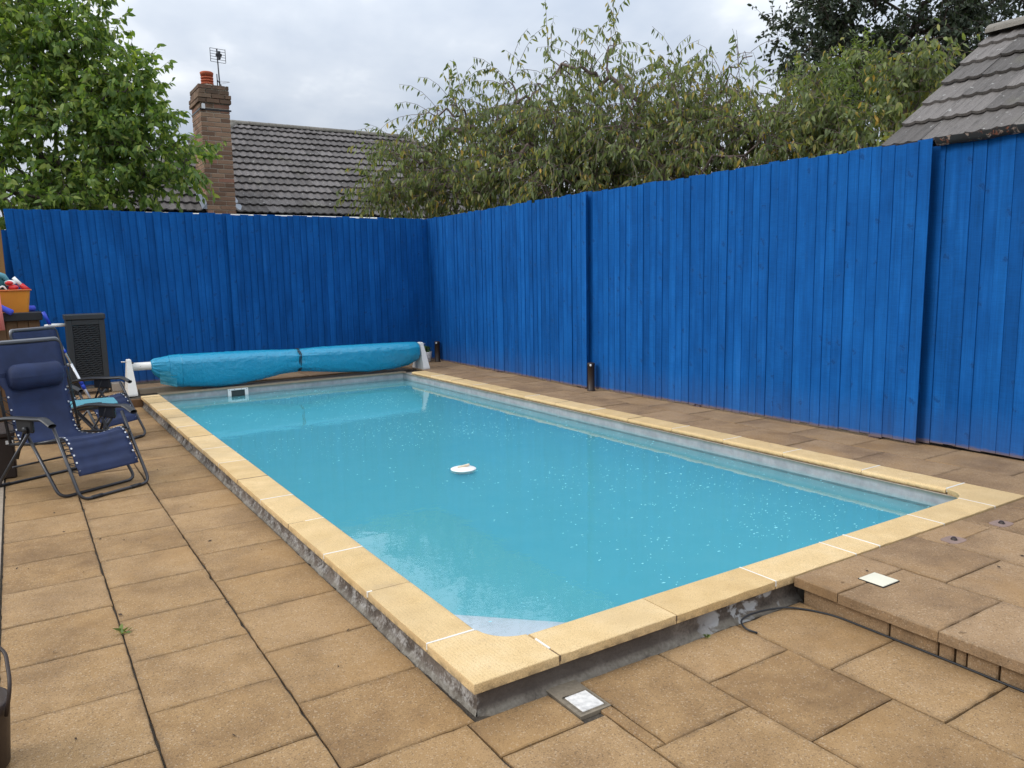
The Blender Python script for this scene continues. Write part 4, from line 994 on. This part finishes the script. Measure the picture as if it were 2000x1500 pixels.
# ------------------------------------------------------------------ recliner chairs
def recliner(label, loc, rz):
    """local X = width, local Y = forward"""
    e = empty('reclining_chair', loc, label, 'chair', 'navy reclining sun chairs', rz=rz)
    hw = 0.285
    def add(name, V, F, mat, sm=True, parent=e):
        me = bpy.data.meshes.new(name); me.from_pydata([tuple(v) for v in V], [], [list(f) for f in F]); me.update()
        if sm: me.polygons.foreach_set('use_smooth', [True]*len(me.polygons))
        me.materials.append(mat); o = bpy.data.objects.new(name, me); COL.objects.link(o); o.parent = parent; return o
    def U(name, top, bot, w_, r=0.011, corner=0.07):
        p = smoothpath([(-w_, *top), (-w_, *bot), (w_, *bot), (w_, *top)], corner, 6)
        V, F = tubevf(p, r, 8); return add(name, V, F, M_METAL)
    U('leg_rest_frame', (0.715, 0.555), (0.985, 0.013), hw-0.01, 0.012)
    U('front_leg', (0.42, 0.47), (0.775, 0.012), hw+0.016, 0.012)
    U('rear_leg', (0.50, 0.47), (0.0, 0.012), hw+0.040, 0.012)
    # back frame: up one side, over the head, down the other
    p = smoothpath([(-hw+0.012, 0.15, 0.34), (-hw+0.012, 0.02, 0.98), (-hw+0.012, -0.01, 1.10), (hw-0.012, -0.01, 1.10), (hw-0.012, 0.02, 0.98), (hw-0.012, 0.15, 0.34)], 0.07, 6)
    V, F = tubevf(p, 0.012, 8); add('back_frame', V, F, M_METAL)
    V, F = tubevf(smoothpath([(-hw+0.02, -0.008, 1.06), (-hw+0.03, -0.016, 1.112), (hw-0.03, -0.016, 1.112), (hw-0.02, -0.008, 1.06)], 0.06, 5), 0.0135, 8); add('head_bar', V, F, M_PUMPG)
    for s in (-1, 1):
        V, F = tubevf([(s*(hw-0.012), 0.14, 0.345), (s*(hw-0.012), 0.45, 0.375), (s*(hw-0.012), 0.78, 0.435)], 0.011, 8); add('seat_rail', V, F, M_METAL)
        V, F = tubevf([(s*(hw+0.03), 0.30, 0.26), (s*(hw+0.03), 0.47, 0.56)], 0.010, 6); add('link_bar', V, F, M_BLACK)
        # armrest: wavy flattened bar
        def arm(u, v):
            y = 0.02 + u*0.78; z = 0.515 + 0.075*math.sin(min(u*1.25, 1)*math.pi/2) + 0.008*math.sin(u*7) - (0.05*max(0, u-0.88)/0.12)
            a = v*2*math.pi; wv = 0.030 + 0.006*math.sin(u*math.pi)
            return (s*(hw+0.035) + wv*math.cos(a), y, z + 0.016*math.sin(a))
        V, F = grid_sheet(22, 12, arm); add('armrest', V, F + [tuple(range(12)), tuple(reversed(range(22*13*0, 0)))][:0], M_BLACK)
        V, F = boxvf(s*(hw+0.035)-0.014, s*(hw+0.035)+0.014, 0.36, 0.56, 0.475, 0.575, 0.01); add('lock_bracket', V, F, M_BLACK, False)
        V, F = lathevf([(0.024, 0), (0.024, 0.02), (0.012, 0.026)], (0, 0, 0), 10)
        V = [(s*(hw+0.052 + v[2]), 0.50 + v[0], 0.50 + v[1]) for v in V]; add('lock_knob', V, F, M_BLACK)
        V, F = tubevf([(s*(hw+0.04), 0.0, 0.012), (s*(hw-0.05), 0.0, 0.013)], 0.0155, 8); add('foot_sleeve', V, F, M_BLACK)
        V, F = tubevf([(s*(hw-0.09), 0.985, 0.014), (s*(hw-0.17), 0.985, 0.014)], 0.0155, 8); add('foot_sleeve', V, F, M_BLACK)
    # sling: profile in (y, z)
    prof_ = [(-0.004, 1.095), (0.02, 0.98), (0.065, 0.80), (0.11, 0.60), (0.150, 0.45), (0.19, 0.38), (0.26, 0.355), (0.40, 0.36), (0.55, 0.385), (0.68, 0.425), (0.745, 0.440), (0.79, 0.425), (0.835, 0.365), (0.885, 0.265), (0.93, 0.175)]
    PP = [Vector((0, a, b)) for a, b in prof_]
    dens = []
    for i in range(len(PP)-1):
        p0 = PP[max(i-1, 0)]; p1 = PP[i]; p2 = PP[i+1]; p3 = PP[min(i+2, len(PP)-1)]
        for k in range(4):
            t = k/4; dens.append(0.5*((2*p1) + (p2-p0)*t + (2*p0-5*p1+4*p2-p3)*t*t + (3*p1-p0-3*p2+p3)*t**3))
    dens.append(PP[-1]); n = len(dens); nx = 10; V = []
    for i, p in enumerate(dens):
        tn = (dens[min(i+1, n-1)] - dens[max(i-1, 0)]).normalized(); nr = Vector((0, -tn.z, tn.y))
        wd = 0.235 if i > 8 else 0.262
        for k in range(nx+1):
            u = -1 + 2*k/nx
            sag = 0.022*(1-u*u) if 10 < i < n-4 else 0.006*(1-u*u)
            rip = 0.006*math.sin(i*1.9) if i > n-18 else 0.002*math.sin(i*0.8)
            q = p + Vector((u*wd, 0, 0)) - Vector((0, nr.y, nr.z))*(-1)*0 + (Vector((0, nr.y, nr.z)) * (-(sag) + rip))*(1 if nr.z*1.0 + nr.y > 0 else -1)
            V.append(q)
    F = [(i*(nx+1)+k, i*(nx+1)+k+1, (i+1)*(nx+1)+k+1, (i+1)*(nx+1)+k) for i in range(n-1) for k in range(nx)]
    sling = add('sling', V, F, M_NAVY)
    sm = sling.modifiers.new('thickness', 'SOLIDIFY'); sm.thickness = 0.004; sm.offset = 0
    # eyelets and bungee lacing
    for s in (-1, 1):
        lac, eye = [], []
        for i in range(10, n-1, 2):
            p = dens[i]; wd = 0.235
            a = Vector((s*(wd-0.012), p.y, p.z)); b = Vector((s*(hw-0.012), p.y, p.z)); c = dens[min(i+1, n-1)]; b2 = Vector((s*(hw-0.012), c.y, c.z))
            # beyond the knee the lacing goes to the leg rest frame
            if p.z < 0.40 and p.y > 0.70:
                t = (0.555-p.z)/(0.555-0.013); b = Vector((s*(hw-0.01), 0.715+0.27*t, p.z)); b2 = b
            lac.append(tubevf([a, b], 0.0032, 4)); lac.append(tubevf([b, Vector((s*(wd-0.012), c.y, c.z))], 0.0032, 4))
            V, F = lathevf([(0.0040, 0.0), (0.0080, 0.0), (0.0075, 0.003), (0.0040, 0.003)], (0, 0, 0), 10)
            tn = (dens[min(i+1, n-1)] - dens[max(i-1, 0)]).normalized(); nr = Vector((0, -tn.z, tn.y))
            if nr.z + nr.y < 0: nr = -nr
            ex_ = Vector((1, 0, 0)); ey_ = nr.cross(ex_)
            V = [a + ex_*v[0] + ey_*v[1] + nr*(v[2]+0.002) for v in V]; add('eyelet', V, F, M_ALU, False, sling)
        V, F = join(lac); add('bungee_lacing', V, F, M_CABLE)['kind'] = 'stuff'
    # head pillow with straps
    def pil(u, v):
        a = 2*math.pi*v; x = -0.205 + 0.41*u; en = min(u, 1-u); k = min(1, (en/0.10))**0.5 if en < 0.10 else 1
        k = 0.62 + 0.38*k
        return (x, 0.090 + 0.060*k*math.cos(a)*(1+0.06*nz(x, 0, a, 4)), 0.842 + 0.098*k*math.sin(a)*(1+0.06*nz(x, 3, math.cos(a), 6)))
    V, F = grid_sheet(28, 20, pil); m0 = 21
    F = F + [tuple(j*29 for j in range(20)), tuple(reversed([j*29+28 for j in range(20)]))]
    add('pillow', V, F, M_NAVY)
    V, F = boxvf(-hw+0.005, hw-0.005, 0.012, 0.017, 0.83, 0.875); add('pillow_strap', V, F, M_NAVY, False)
    for s in (-1, 1):
        V, F = boxvf(min(s*0.195, s*0.275), max(s*0.195, s*0.275), 0.045, 0.054, 0.845, 0.885, 0.003); add('strap_tab', V, F, M_NAVY, False)
    V, F = tubevf([(-hw, 0.16, 0.17), (hw, 0.16, 0.17)], 0.008, 6); add('cross_brace', V, F, M_METAL)
    return e
recliner('navy reclining sun chair with head pillow nearest the camera', (0.05, 7.20, 0.0), math.atan2(-0.88, 0.475) - math.pi/2)
recliner('navy reclining sun chair farther back beside the timber bar', (0.143, 9.08, 0.0), math.atan2(-0.73, 0.68) - math.pi/2)

# folding side table between the chairs
tb = empty('side_table', (0.52, 7.85, 0), 'small teal folding side table between the two reclining chairs', 'table')
def rrect(x0, x1, y0, y1, r, n=5):
    out = []
    for cx, cy, a0 in ((x1-r, y1-r, 0), (x0+r, y1-r, 90), (x0+r, y0+r, 180), (x1-r, y0+r, 270)):
        out += [(cx + r*math.cos(R(a0+90*k/n)), cy + r*math.sin(R(a0+90*k/n))) for k in range(n+1)]
    return out
def prism(outl, z0, z1):
    n = len(outl); V = [(x, y, z0) for x, y in outl] + [(x, y, z1) for x, y in outl]
    return V, [tuple(reversed(range(n))), tuple(range(n, 2*n))] + [(i, (i+1) % n, n+(i+1) % n, n+i) for i in range(n)]
V, F = prism(rrect(0.33, 0.70, 7.62, 8.06, 0.06), 0.470, 0.492); top = mesh('table_top', V, F, M_TEAL, tb)
V, F = prism(rrect(0.318, 0.712, 7.608, 8.072, 0.07), 0.455, 0.478); mesh('rim', V, F, M_BLACK, tb)
V, F = prism(rrect(0.44, 0.58, 7.72, 7.78, 0.028), 0.490, 0.4935); mesh('cup_slot', V, F, M_BLACK, top)
for y in (7.66, 8.02):
    tube('leg', [(0.35, y, 0.01), (0.68, y, 0.46)], 0.010, M_METAL, tb); tube('leg', [(0.68, y+0.02, 0.01), (0.35, y+0.02, 0.46)], 0.010, M_METAL, tb)
for x in (0.35, 0.68): tube('foot_bar', [(x, 7.64, 0.012), (x, 8.06, 0.012)], 0.010, M_METAL, tb)

# ------------------------------------------------------------------ heat pump, pole, bar, toys
hp = empty('heat_pump', (0.75, 11.45, DT), 'charcoal heat pump cabinet with slatted grille against the back fence', 'heat pump')
hx0, hx1, hy0, hy1, hz0, hz1 = 0.525, 0.965, 11.30, 11.62, 0.30, 1.145
box('casing', (hx0, hx1), (hy0+0.03, hy1), (hz0, hz1), M_PUMP, hp, 0.012)
V, F = join([boxvf(hx0+0.001, hx0+0.07, hy0, hy0+0.035, hz0+0.001, hz1-0.06, 0.006), boxvf(hx1-0.07, hx1-0.001, hy0, hy0+0.035, hz0+0.001, hz1-0.06, 0.006), boxvf(hx0+0.07, hx1-0.07, hy0+0.001, hy0+0.034, hz1-0.12, hz1-0.061), boxvf(hx0+0.07, hx1-0.07, hy0+0.001, hy0+0.034, hz0+0.001, hz0+0.06)])
gf = mesh('grille_frame', V, F, M_PUMP, hp)
box('lid', (hx0-0.012, hx1+0.012), (hy0-0.014, hy1+0.01), (hz1-0.055, hz1+0.012), M_PUMP, hp, 0.008)
x0, x1, z0, z1 = hx0+0.075, hx1-0.075, hz0+0.065, hz1-0.125
for i in range(24):
    zc_ = z0 + (i+0.5)*(z1-z0)/24
    V, F = [], []
    nseg = 12
    for k in range(nseg+1):
        x = x0 + (x1-x0)*k/nseg; zz = zc_ + 0.007*math.sin(k*2.2 + i*1.4)
        V += [(x, hy0+0.004, zz-0.009), (x, hy0+0.004, zz+0.001), (x, hy0+0.024, zz+0.010), (x, hy0+0.024, zz)]
    F = [(k*4+j, k*4+(j+1) % 4, k*4+4+(j+1) % 4, k*4+4+j) for k in range(nseg) for j in range(4)]
    mesh('grille_slat', V, [tuple(reversed(f)) for f in F], M_PUMP, gf)
for x in (hx0+0.06, hx1-0.06):
    box('foot', (x-0.04, x+0.04), (11.33, 11.60), (DT-0.001, 0.302), M_BLACK, hp, 0.006)
tube('pipe', [(hx0+0.02, 11.40, 1.03), (0.36, 11.40, 1.03), (0.30, 11.42, 1.02)], 0.022, M_WHITE, hp, 12)
tube('pipe', [(hx0+0.02, 11.40, 0.52), (0.30, 11.42, 0.50)], 0.022, M_WHITE, hp, 12)
cbk = box('concrete_block', (0.98, 1.13), (11.36, 11.56), (DT-0.001, 0.235), simple('concrete_block', (0.42, 0.36, 0.29), 0.9, 0.2, 40, 0.4), None, 0.006)
tag(cbk, 'pale concrete block between the heat pump and the white reel stand', 'block')

pl = empty('telescopic_pole', (0.70, 9.98, 0.0), 'silver and blue telescopic pool pole leaning against the timber bar', 'pole')
A, Bp = Vector((0.715, 9.95, 0.01)), Vector((0.262, 10.08, 1.245))
def seg(a, b): return [tuple(A + (Bp-A)*a), tuple(A + (Bp-A)*b)]
tube('shaft', seg(0.0, 0.52), 0.0165, M_ALU, pl, 10); tube('shaft', seg(0.50, 0.90), 0.0135, M_ALU, pl, 10)
tube('collar', seg(0.325, 0.375), 0.022, M_BLUEPL, pl, 10); tube('collar', seg(0.62, 0.65), 0.019, M_BLUEPL, pl, 10); tube('grip', seg(0.885, 1.0), 0.019, M_BLUEPL, pl, 10)
tube('grip', seg(0.28, 0.33), 0.020, M_BLUEPL, pl, 10)

bar = empty('timber_bar', (-0.25, 10.4, 0), 'brown timber bar counter with black top in the far left corner', 'bar counter')
for i in range(9):
    x = -0.74 + i*0.107
    box('plank', (x, x+0.103), (10.22, 10.245), (-0.012, 1.15), M_WOOD, bar, 0.004)
box('side_panel', (0.205, 0.225), (10.246, 10.60), (-0.012, 1.15), M_WOOD, bar)
box('frame', (-0.70, 0.20), (10.25, 10.59), (-0.012, 1.149), M_WOOD, bar)
box('counter_top', (-0.80, 0.255), (10.16, 10.62), (1.151, 1.242), M_BLACK, bar, 0.006)
CT = 1.242
tubm = empty('toy_tub', (-0.02, 10.36, CT), 'orange plastic tub full of pool toys on the bar', 'tub')
def taper(x0, x1, y0, y1, z0, z1, k):
    cx, cy = (x0+x1)/2, (y0+y1)/2
    a = rrect(cx-(x1-cx)*k, cx+(x1-cx)*k, cy-(y1-cy)*k, cy+(y1-cy)*k, 0.03); b = rrect(x0, x1, y0, y1, 0.04); n = len(a)
    V = [(x, y, z0) for x, y in a] + [(x, y, z1) for x, y in b]
    c = rrect(x0+0.008, x1-0.008, y0+0.008, y1-0.008, 0.035); V += [(x, y, z1) for x, y in c] + [(cx+(x-cx)*0.9, cy+(y-cy)*0.9, z1-0.10) for x, y in c]
    F = [tuple(reversed(range(n)))]
    for r_ in range(3): F += [(r_*n+i, r_*n+(i+1) % n, (r_+1)*n+(i+1) % n, (r_+1)*n+i) for i in range(n)]
    F.append(tuple(range(3*n, 4*n))); return V, F
V, F = taper(-0.165, 0.165, 10.24, 10.50, CT, CT+0.25, 0.80); mesh('tub_body', V, F, M_ORANGE, tubm)
V, F = tubevf([(x, y, CT+0.245) for x, y in rrect(-0.172, 0.172, 10.233, 10.507, 0.045)], 0.009, 6, False, True); mesh('rim', V, F, simple('orange_rim', (0.62, 0.16, 0.04), 0.5), tubm, True)
def toy(name, label, V, F, mat, cat='toy', sm=True): 
    o = mesh(name, V, F, mat, None, sm); return tag(o, label, cat, 'pool toys in the orange tub')
def blobvf(c, r, f=0.15, s=5, seg=16):
    V, F = lathevf([(max(0.001, math.sin(math.pi*i/10)), -math.cos(math.pi*i/10)) for i in range(11)], (0, 0, 0), seg)
    V = [tuple(Vector(c) + Vector((v[0]*r[0], v[1]*r[1], v[2]*r[2]))*(1+f*nz(v[0]+c[0], v[1], v[2], s*0.5))) for v in V]; return V, F
V, F = blobvf((-0.135, 10.35, CT+0.30), (0.085, 0.08, 0.11), 0.35, 6); toy('beach_ball', 'dark teal patterned soft toy at the left of the orange tub', V, F, M_DTEAL)
V, F = tubevf([(-0.20, 10.34, CT+0.40), (-0.14, 10.33, CT+0.425), (-0.07, 10.33, CT+0.40), (-0.035, 10.33, CT+0.345)], [0.03, 0.038, 0.034, 0.024], 10); toy('swim_hat', 'teal rolled swim toy lying over the left of the orange tub', V, F, M_TEAL)
V, F = blobvf((-0.02, 10.32, CT+0.325), (0.058, 0.05, 0.035), 0.1, 4); g1 = toy('goggles', 'red and white swim goggles on top of the orange tub', V, F, M_WHITE)
V, F = blobvf((-0.025, 10.285, CT+0.325), (0.04, 0.03, 0.024), 0.1, 4); mesh('lens', V, F, M_RED, g1, True)
V, F = blobvf((0.01, 10.29, CT+0.275), (0.05, 0.045, 0.03), 0.2, 8); toy('toy_fish', 'small red toy below the goggles in the orange tub', V, F, M_RED)
V, F = tubevf([(0.02, 10.36, CT+0.385), (0.085, 10.34, CT+0.30)], [0.020, 0.023], 12); o = toy('water_pistol', 'white and red tube toy leaning in the orange tub', V, F, M_WHITE, 'toy')
V, F = tubevf([(0.084, 10.34, CT+0.302), (0.145, 10.32, CT+0.235)], [0.028, 0.034], 12); mesh('nozzle', V, F, M_RED, o, True)
V, F = tubevf(smoothpath([(-0.13, 10.27, CT+0.265), (-0.085, 10.265, CT+0.30), (-0.055, 10.265, CT+0.25)], 0.03), 0.010, 8); toy('dive_ring', 'white hooked dive toy at the front of the orange tub', V, F, M_WHITE)
V, F = tubevf([(-0.24, 10.22, CT+0.13), (-0.03, 10.10, CT+0.005)], 0.032, 14); tag(mesh('pool_noodle', V, F, M_BFOAM, None, True), 'blue foam pool noodle lying in front of the orange tub', 'pool noodle', 'foam pool noodles')
V, F = tubevf([(-0.24, 10.30, CT+0.034), (0.19, 10.56, CT+0.034)], 0.032, 14); tag(mesh('pool_noodle', V, F, M_BFOAM, None, True), 'blue foam pool noodle lying behind the orange tub', 'pool noodle', 'foam pool noodles')
V, F = tubevf([(-0.155, 10.11, 1.49), (-0.14, 10.10, 1.06)], 0.034, 14); tag(mesh('pool_noodle', V, F, M_PINK, None, True), 'pink foam pool noodle upright at the left edge', 'pool noodle', 'foam pool noodles')

o = box('timber_post', (-0.42, -0.055), (11.62, 11.70), (DT-0.001, 2.255), M_POSTW, None, 0.006); tag(o, 'tan timber panel at the left end of the back fence', 'post')
sb = empty('storage_box', (-0.36, 7.6, 0), 'dark brown storage box at the left edge behind the nearest chair', 'storage box')
box('body', (-0.64, -0.105), (7.32, 7.86), (0.002, 0.34), M_DBROWN, sb, 0.012)
box('lid', (-0.655, -0.092), (7.305, 7.875), (0.341, 0.385), M_DBROWN, sb, 0.01)
box('label_plate', (-0.160, -0.108), (7.3155, 7.319), (0.285, 0.315), M_WHITE, sb)

bk = empty('bucket', (-0.255, 2.87, 0), 'dark brown round bucket with a handle in the bottom left corner', 'bucket')
V, F = lathevf([(0.095, 0.004), (0.11, 0.02), (0.125, 0.20), (0.128, 0.235), (0.118, 0.24), (0.112, 0.05), (0.02, 0.04)], (-0.255, 2.87, 0), 28); mesh('bucket_body', V, F, M_DBROWN, bk, True)
tube('handle', smoothpath([(-0.255+0.115, 2.80, 0.20), (-0.255+0.135, 2.80, 0.30), (-0.255+0.125, 2.95, 0.36), (-0.255+0.05, 2.99, 0.40), (-0.255, 2.99, 0.225)], 0.08), 0.006, M_DBROWN, bk)

# ------------------------------------------------------------------ small things round the pool
def post_light(label, x, y, h):
    e = empty('post_light', (x, y, DT), label, 'garden light', 'black post lights by the side fence')
    V, F = lathevf([(0.052, 0.0), (0.052, 0.012), (0.043, 0.018), (0.043, h-0.03), (0.046, h-0.028), (0.046, h), (0.02, h+0.006)], (x, y, DT-0.001), 24); mesh('column', V, F, M_DBROWN, e, True)
    V, F = lathevf([(0.012, 0), (0.012, 0.02), (0.004, 0.025)], (x-0.035, y-0.035, DT+h-0.035), 10); mesh('sensor', V, F, M_WHITE, e, True)
post_light('black cylindrical post light beside the side fence, nearer to camera', 5.845, 7.40, 0.34)
post_light('black cylindrical post light at the far fence corner beside the pot', 5.90, 11.60, 0.34)
pot = empty('plant_pot', (5.76, 11.72, DT), 'white patterned pot with a small plant at the far fence corner', 'plant pot')
V, F = lathevf([(0.045, 0), (0.06, 0.01), (0.075, 0.09), (0.085, 0.16), (0.088, 0.17), (0.078, 0.17), (0.07, 0.13), (0.02, 0.13)], (5.76, 11.72, DT-0.001), 24); mesh('pot', V, F, M_WHITE, pot, True)
tub_h = tubevf([(5.755+0.03*math.cos(R(a)), 11.64+0.004, DT+0.09+0.03*math.sin(R(a))) for a in range(0, 360, 24)], 0.004, 5, False, True)
mesh('emblem_ring', *tub_h, simple('grey_print', (0.35, 0.36, 0.40), 0.6), pot)
nL = 70; LPp = np.column_stack([5.76 + rng.normal(0, 0.035, nL), 11.72 + rng.normal(0, 0.03, nL), DT + 0.15 + rng.random(nL)*0.10]); LDp = rng.normal(size=(nL, 3)); LDp[:, 2] = np.abs(LDp[:, 2])
leaf_mesh('foliage', LPp, LDp, 0.06*rng.uniform(.7, 1.2, nL), 0.03*rng.uniform(.7, 1.2, nL), M_LEAFP, pot)

fl = empty('floating_lid', (2.93, 5.37, 0.0), 'round white skimmer lid floating in the middle of the pool', 'lid')
V, F = lathevf([(0.050, -0.020), (0.082, -0.014), (0.100, 0.0), (0.104, 0.004), (0.098, 0.008), (0.03, 0.013), (0.004, 0.014)], (2.93, 5.37, 0.004), 32); mesh('disc', V, F, M_WHITE, fl, True)
V, F = boxvf(-0.055, 0.055, -0.007, 0.007, 0, 0.026, 0.005); V = [(2.94 + v[0]*0.9 + v[1]*0.4, 5.385 - v[0]*0.2 + v[1], 0.014 + v[2]*0.8 + v[0]*0.14) for v in V]; mesh('grip', V, F, simple('cream_grip', (0.70, 0.56, 0.40), 0.6), fl)

# cover plates in the paving
def plate(name, label, x0, x1, y0, y1, z, mat, g=0.010):
    e = empty(name, ((x0+x1)/2, (y0+y1)/2, z), label, 'cover plate', 'square drain covers in the paving')
    if g:
        V, F = join([boxvf(x0-g, x1+g, y0-g, y1+g, z-0.012, z+0.0015)]); mesh('frame', V, F, M_BLACK, e)
    box('lid', (x0, x1), (y0, y1), (z-0.01, z+0.0045), mat, e, 0.002)
plate('drain_cover', 'scuffed white square cover with black frame beside the pool corner', 1.575, 1.672, 2.052, 2.162, -0.001, M_COVERW)
plate('drain_cover', 'cream square cover set in the raised deck near the step', 3.165, 3.285, 1.915, 2.035, DT+0.003, M_CREAM, 0.003)
def worn(label, x, y):
    e = empty('anchor_socket', (x, y, DT), label, 'anchor socket', 'worn mortar sockets in the raised deck')
    sq = lambda q: math.copysign(abs(q)**0.45, q)
    outl = [(x + 0.062*sq(math.cos(a))*(1+0.10*nz(x, a, 0, 2)), y + 0.046*sq(math.sin(a))*(1+0.10*nz(x, a, 5, 2))) for a in [2*math.pi*k/24 for k in range(24)]]
    V, F = prism(outl, DT-0.01, DT+0.0032); mesh('mortar_patch', V, F, simple('pinkish_mortar', (0.24, 0.165, 0.135), 0.9, 0.25, 50, 0.5), e)
    V, F = lathevf([(0.02, 0), (0.016, 0.008), (0.01, 0.014), (0.003, 0.015)], (x+0.004, y, DT+0.002), 10); V = [(v[0]*1 + 0.3*(v[1]-y), v[1], v[2]) for v in V]; mesh('rusty_stub', V, F, M_DBROWN, e)
worn('mortar patch with dark stub in the raised deck, left of the two', 4.03, 2.065)
worn('mortar patch with dark stub in the raised deck, right of the two', 4.50, 2.055)

# black cable along the foot of the step
cb = [(2.56, 2.105, 0.005), (2.535, 2.15, 0.012), (2.56, 2.20, 0.022), (2.63, 2.222, 0.022), (2.74, 2.225, 0.016), (2.86, 2.195, 0.012), (2.93, 2.13, 0.006), (2.975, 2.02, 0.006), (2.977, 1.80, 0.006), (2.979, 1.55, 0.006), (2.976, 1.30, 0.006), (2.972, 1.0, 0.006), (2.970, 0.6, 0.006), (2.970, 0.1, 0.006)]
tag(tube('cable', smoothpath(cb, 0.06, 4), 0.0045, M_CABLE), 'black cable running along the foot of the step', 'cable')

# weeds in the joints
def weed(label, x, y, z, n, L):
    e = empty('weed', (x, y, z), label, 'weed', 'green weeds in the paving joints')
    Pn = np.column_stack([x + rng.normal(0, L*0.25, n), y + rng.normal(0, L*0.25, n), np.full(n, z)]); Dn = rng.normal(size=(n, 3)); Dn[:, 2] = 0.4 + 0.4*np.abs(Dn[:, 2])
    leaf_mesh('leaves', Pn, Dn, L*rng.uniform(.6, 1.2, n), L*0.35*rng.uniform(.6, 1.2, n), M_LEAF4, e)
weed('small green weed in the long joint of the left paving', 0.275, 3.72, 0.001, 9, 0.05)
weed('tiny green tuft at the foot of the plinth by the cable', 2.36, 2.205, 0.004, 16, 0.022)
# fallen leaf bits on paving
bits = []
for _ in range(46):
    if random.random() < 0.6: x, y, z = random.uniform(-0.15, 1.15), random.uniform(2.2, 7), 0.0045
    else:
        x, y = random.uniform(3.0, 6.0), random.uniform(0.8, 2.15); z = DT+0.0045
    a = random.random()*6.3; s = random.uniform(0.006, 0.016)
    bits.append(([(x+s*math.cos(a), y+s*math.sin(a), z+0.002), (x+0.4*s*math.cos(a+1.6), y+0.4*s*math.sin(a+1.6), z+0.005), (x-s*math.cos(a), y-s*math.sin(a), z+0.002), (x+0.4*s*math.cos(a-1.6), y+0.4*s*math.sin(a-1.6), z)], [(0, 1, 2, 3)]))
V, F = join(bits); tag(mesh('leaf_litter', V, F, simple('dead_leaf', (0.045, 0.028, 0.018), 0.9)), 'scattered dead leaf bits on the paving', 'leaf litter', kind='stuff')

# small pale specks scattered over the water surface
sp = []
tries = 0
while len(sp) < 3400 and tries < 90000:
    tries += 1
    x, y = random.uniform(PX0+0.05, PX1-0.03), random.uniform(PY0+0.05, PY1-0.1)
    d = 0.5 + 0.9*nz(x, y, 0, 0.8) + 0.5*nz(x, y, 4, 2.5) + 0.16*(x-3.0) - (0.35 if y < 4 and x < 2.6 else 0)
    if random.random() > max(0.02, d)**1.6: continue
    s = 0.0015 + 0.0042*random.random()**2.2; a = 0.0; e_ = random.uniform(0.5, 0.9); st_ = random.uniform(1.0, 2.4) if random.random() < 0.4 else 1.0
    V = [(x + s*st_*math.cos(a + k*math.pi/3), y + s*e_*math.sin(a + k*math.pi/3) - 0.5*s*(st_-1)*math.cos(a + k*math.pi/3), 0.0008) for k in range(6)] + [(x, y, 0.0008 + s*0.55)]
    sp.append((V, [(k, (k+1) % 6, 6) for k in range(6)]))
V, F = join(sp); tag(mesh('pool_specks', V, F, simple('pale_speck', (0.30, 0.66, 0.73), 0.35, 0.2)), 'tiny pale specks on the pool surface', 'specks', kind='stuff')
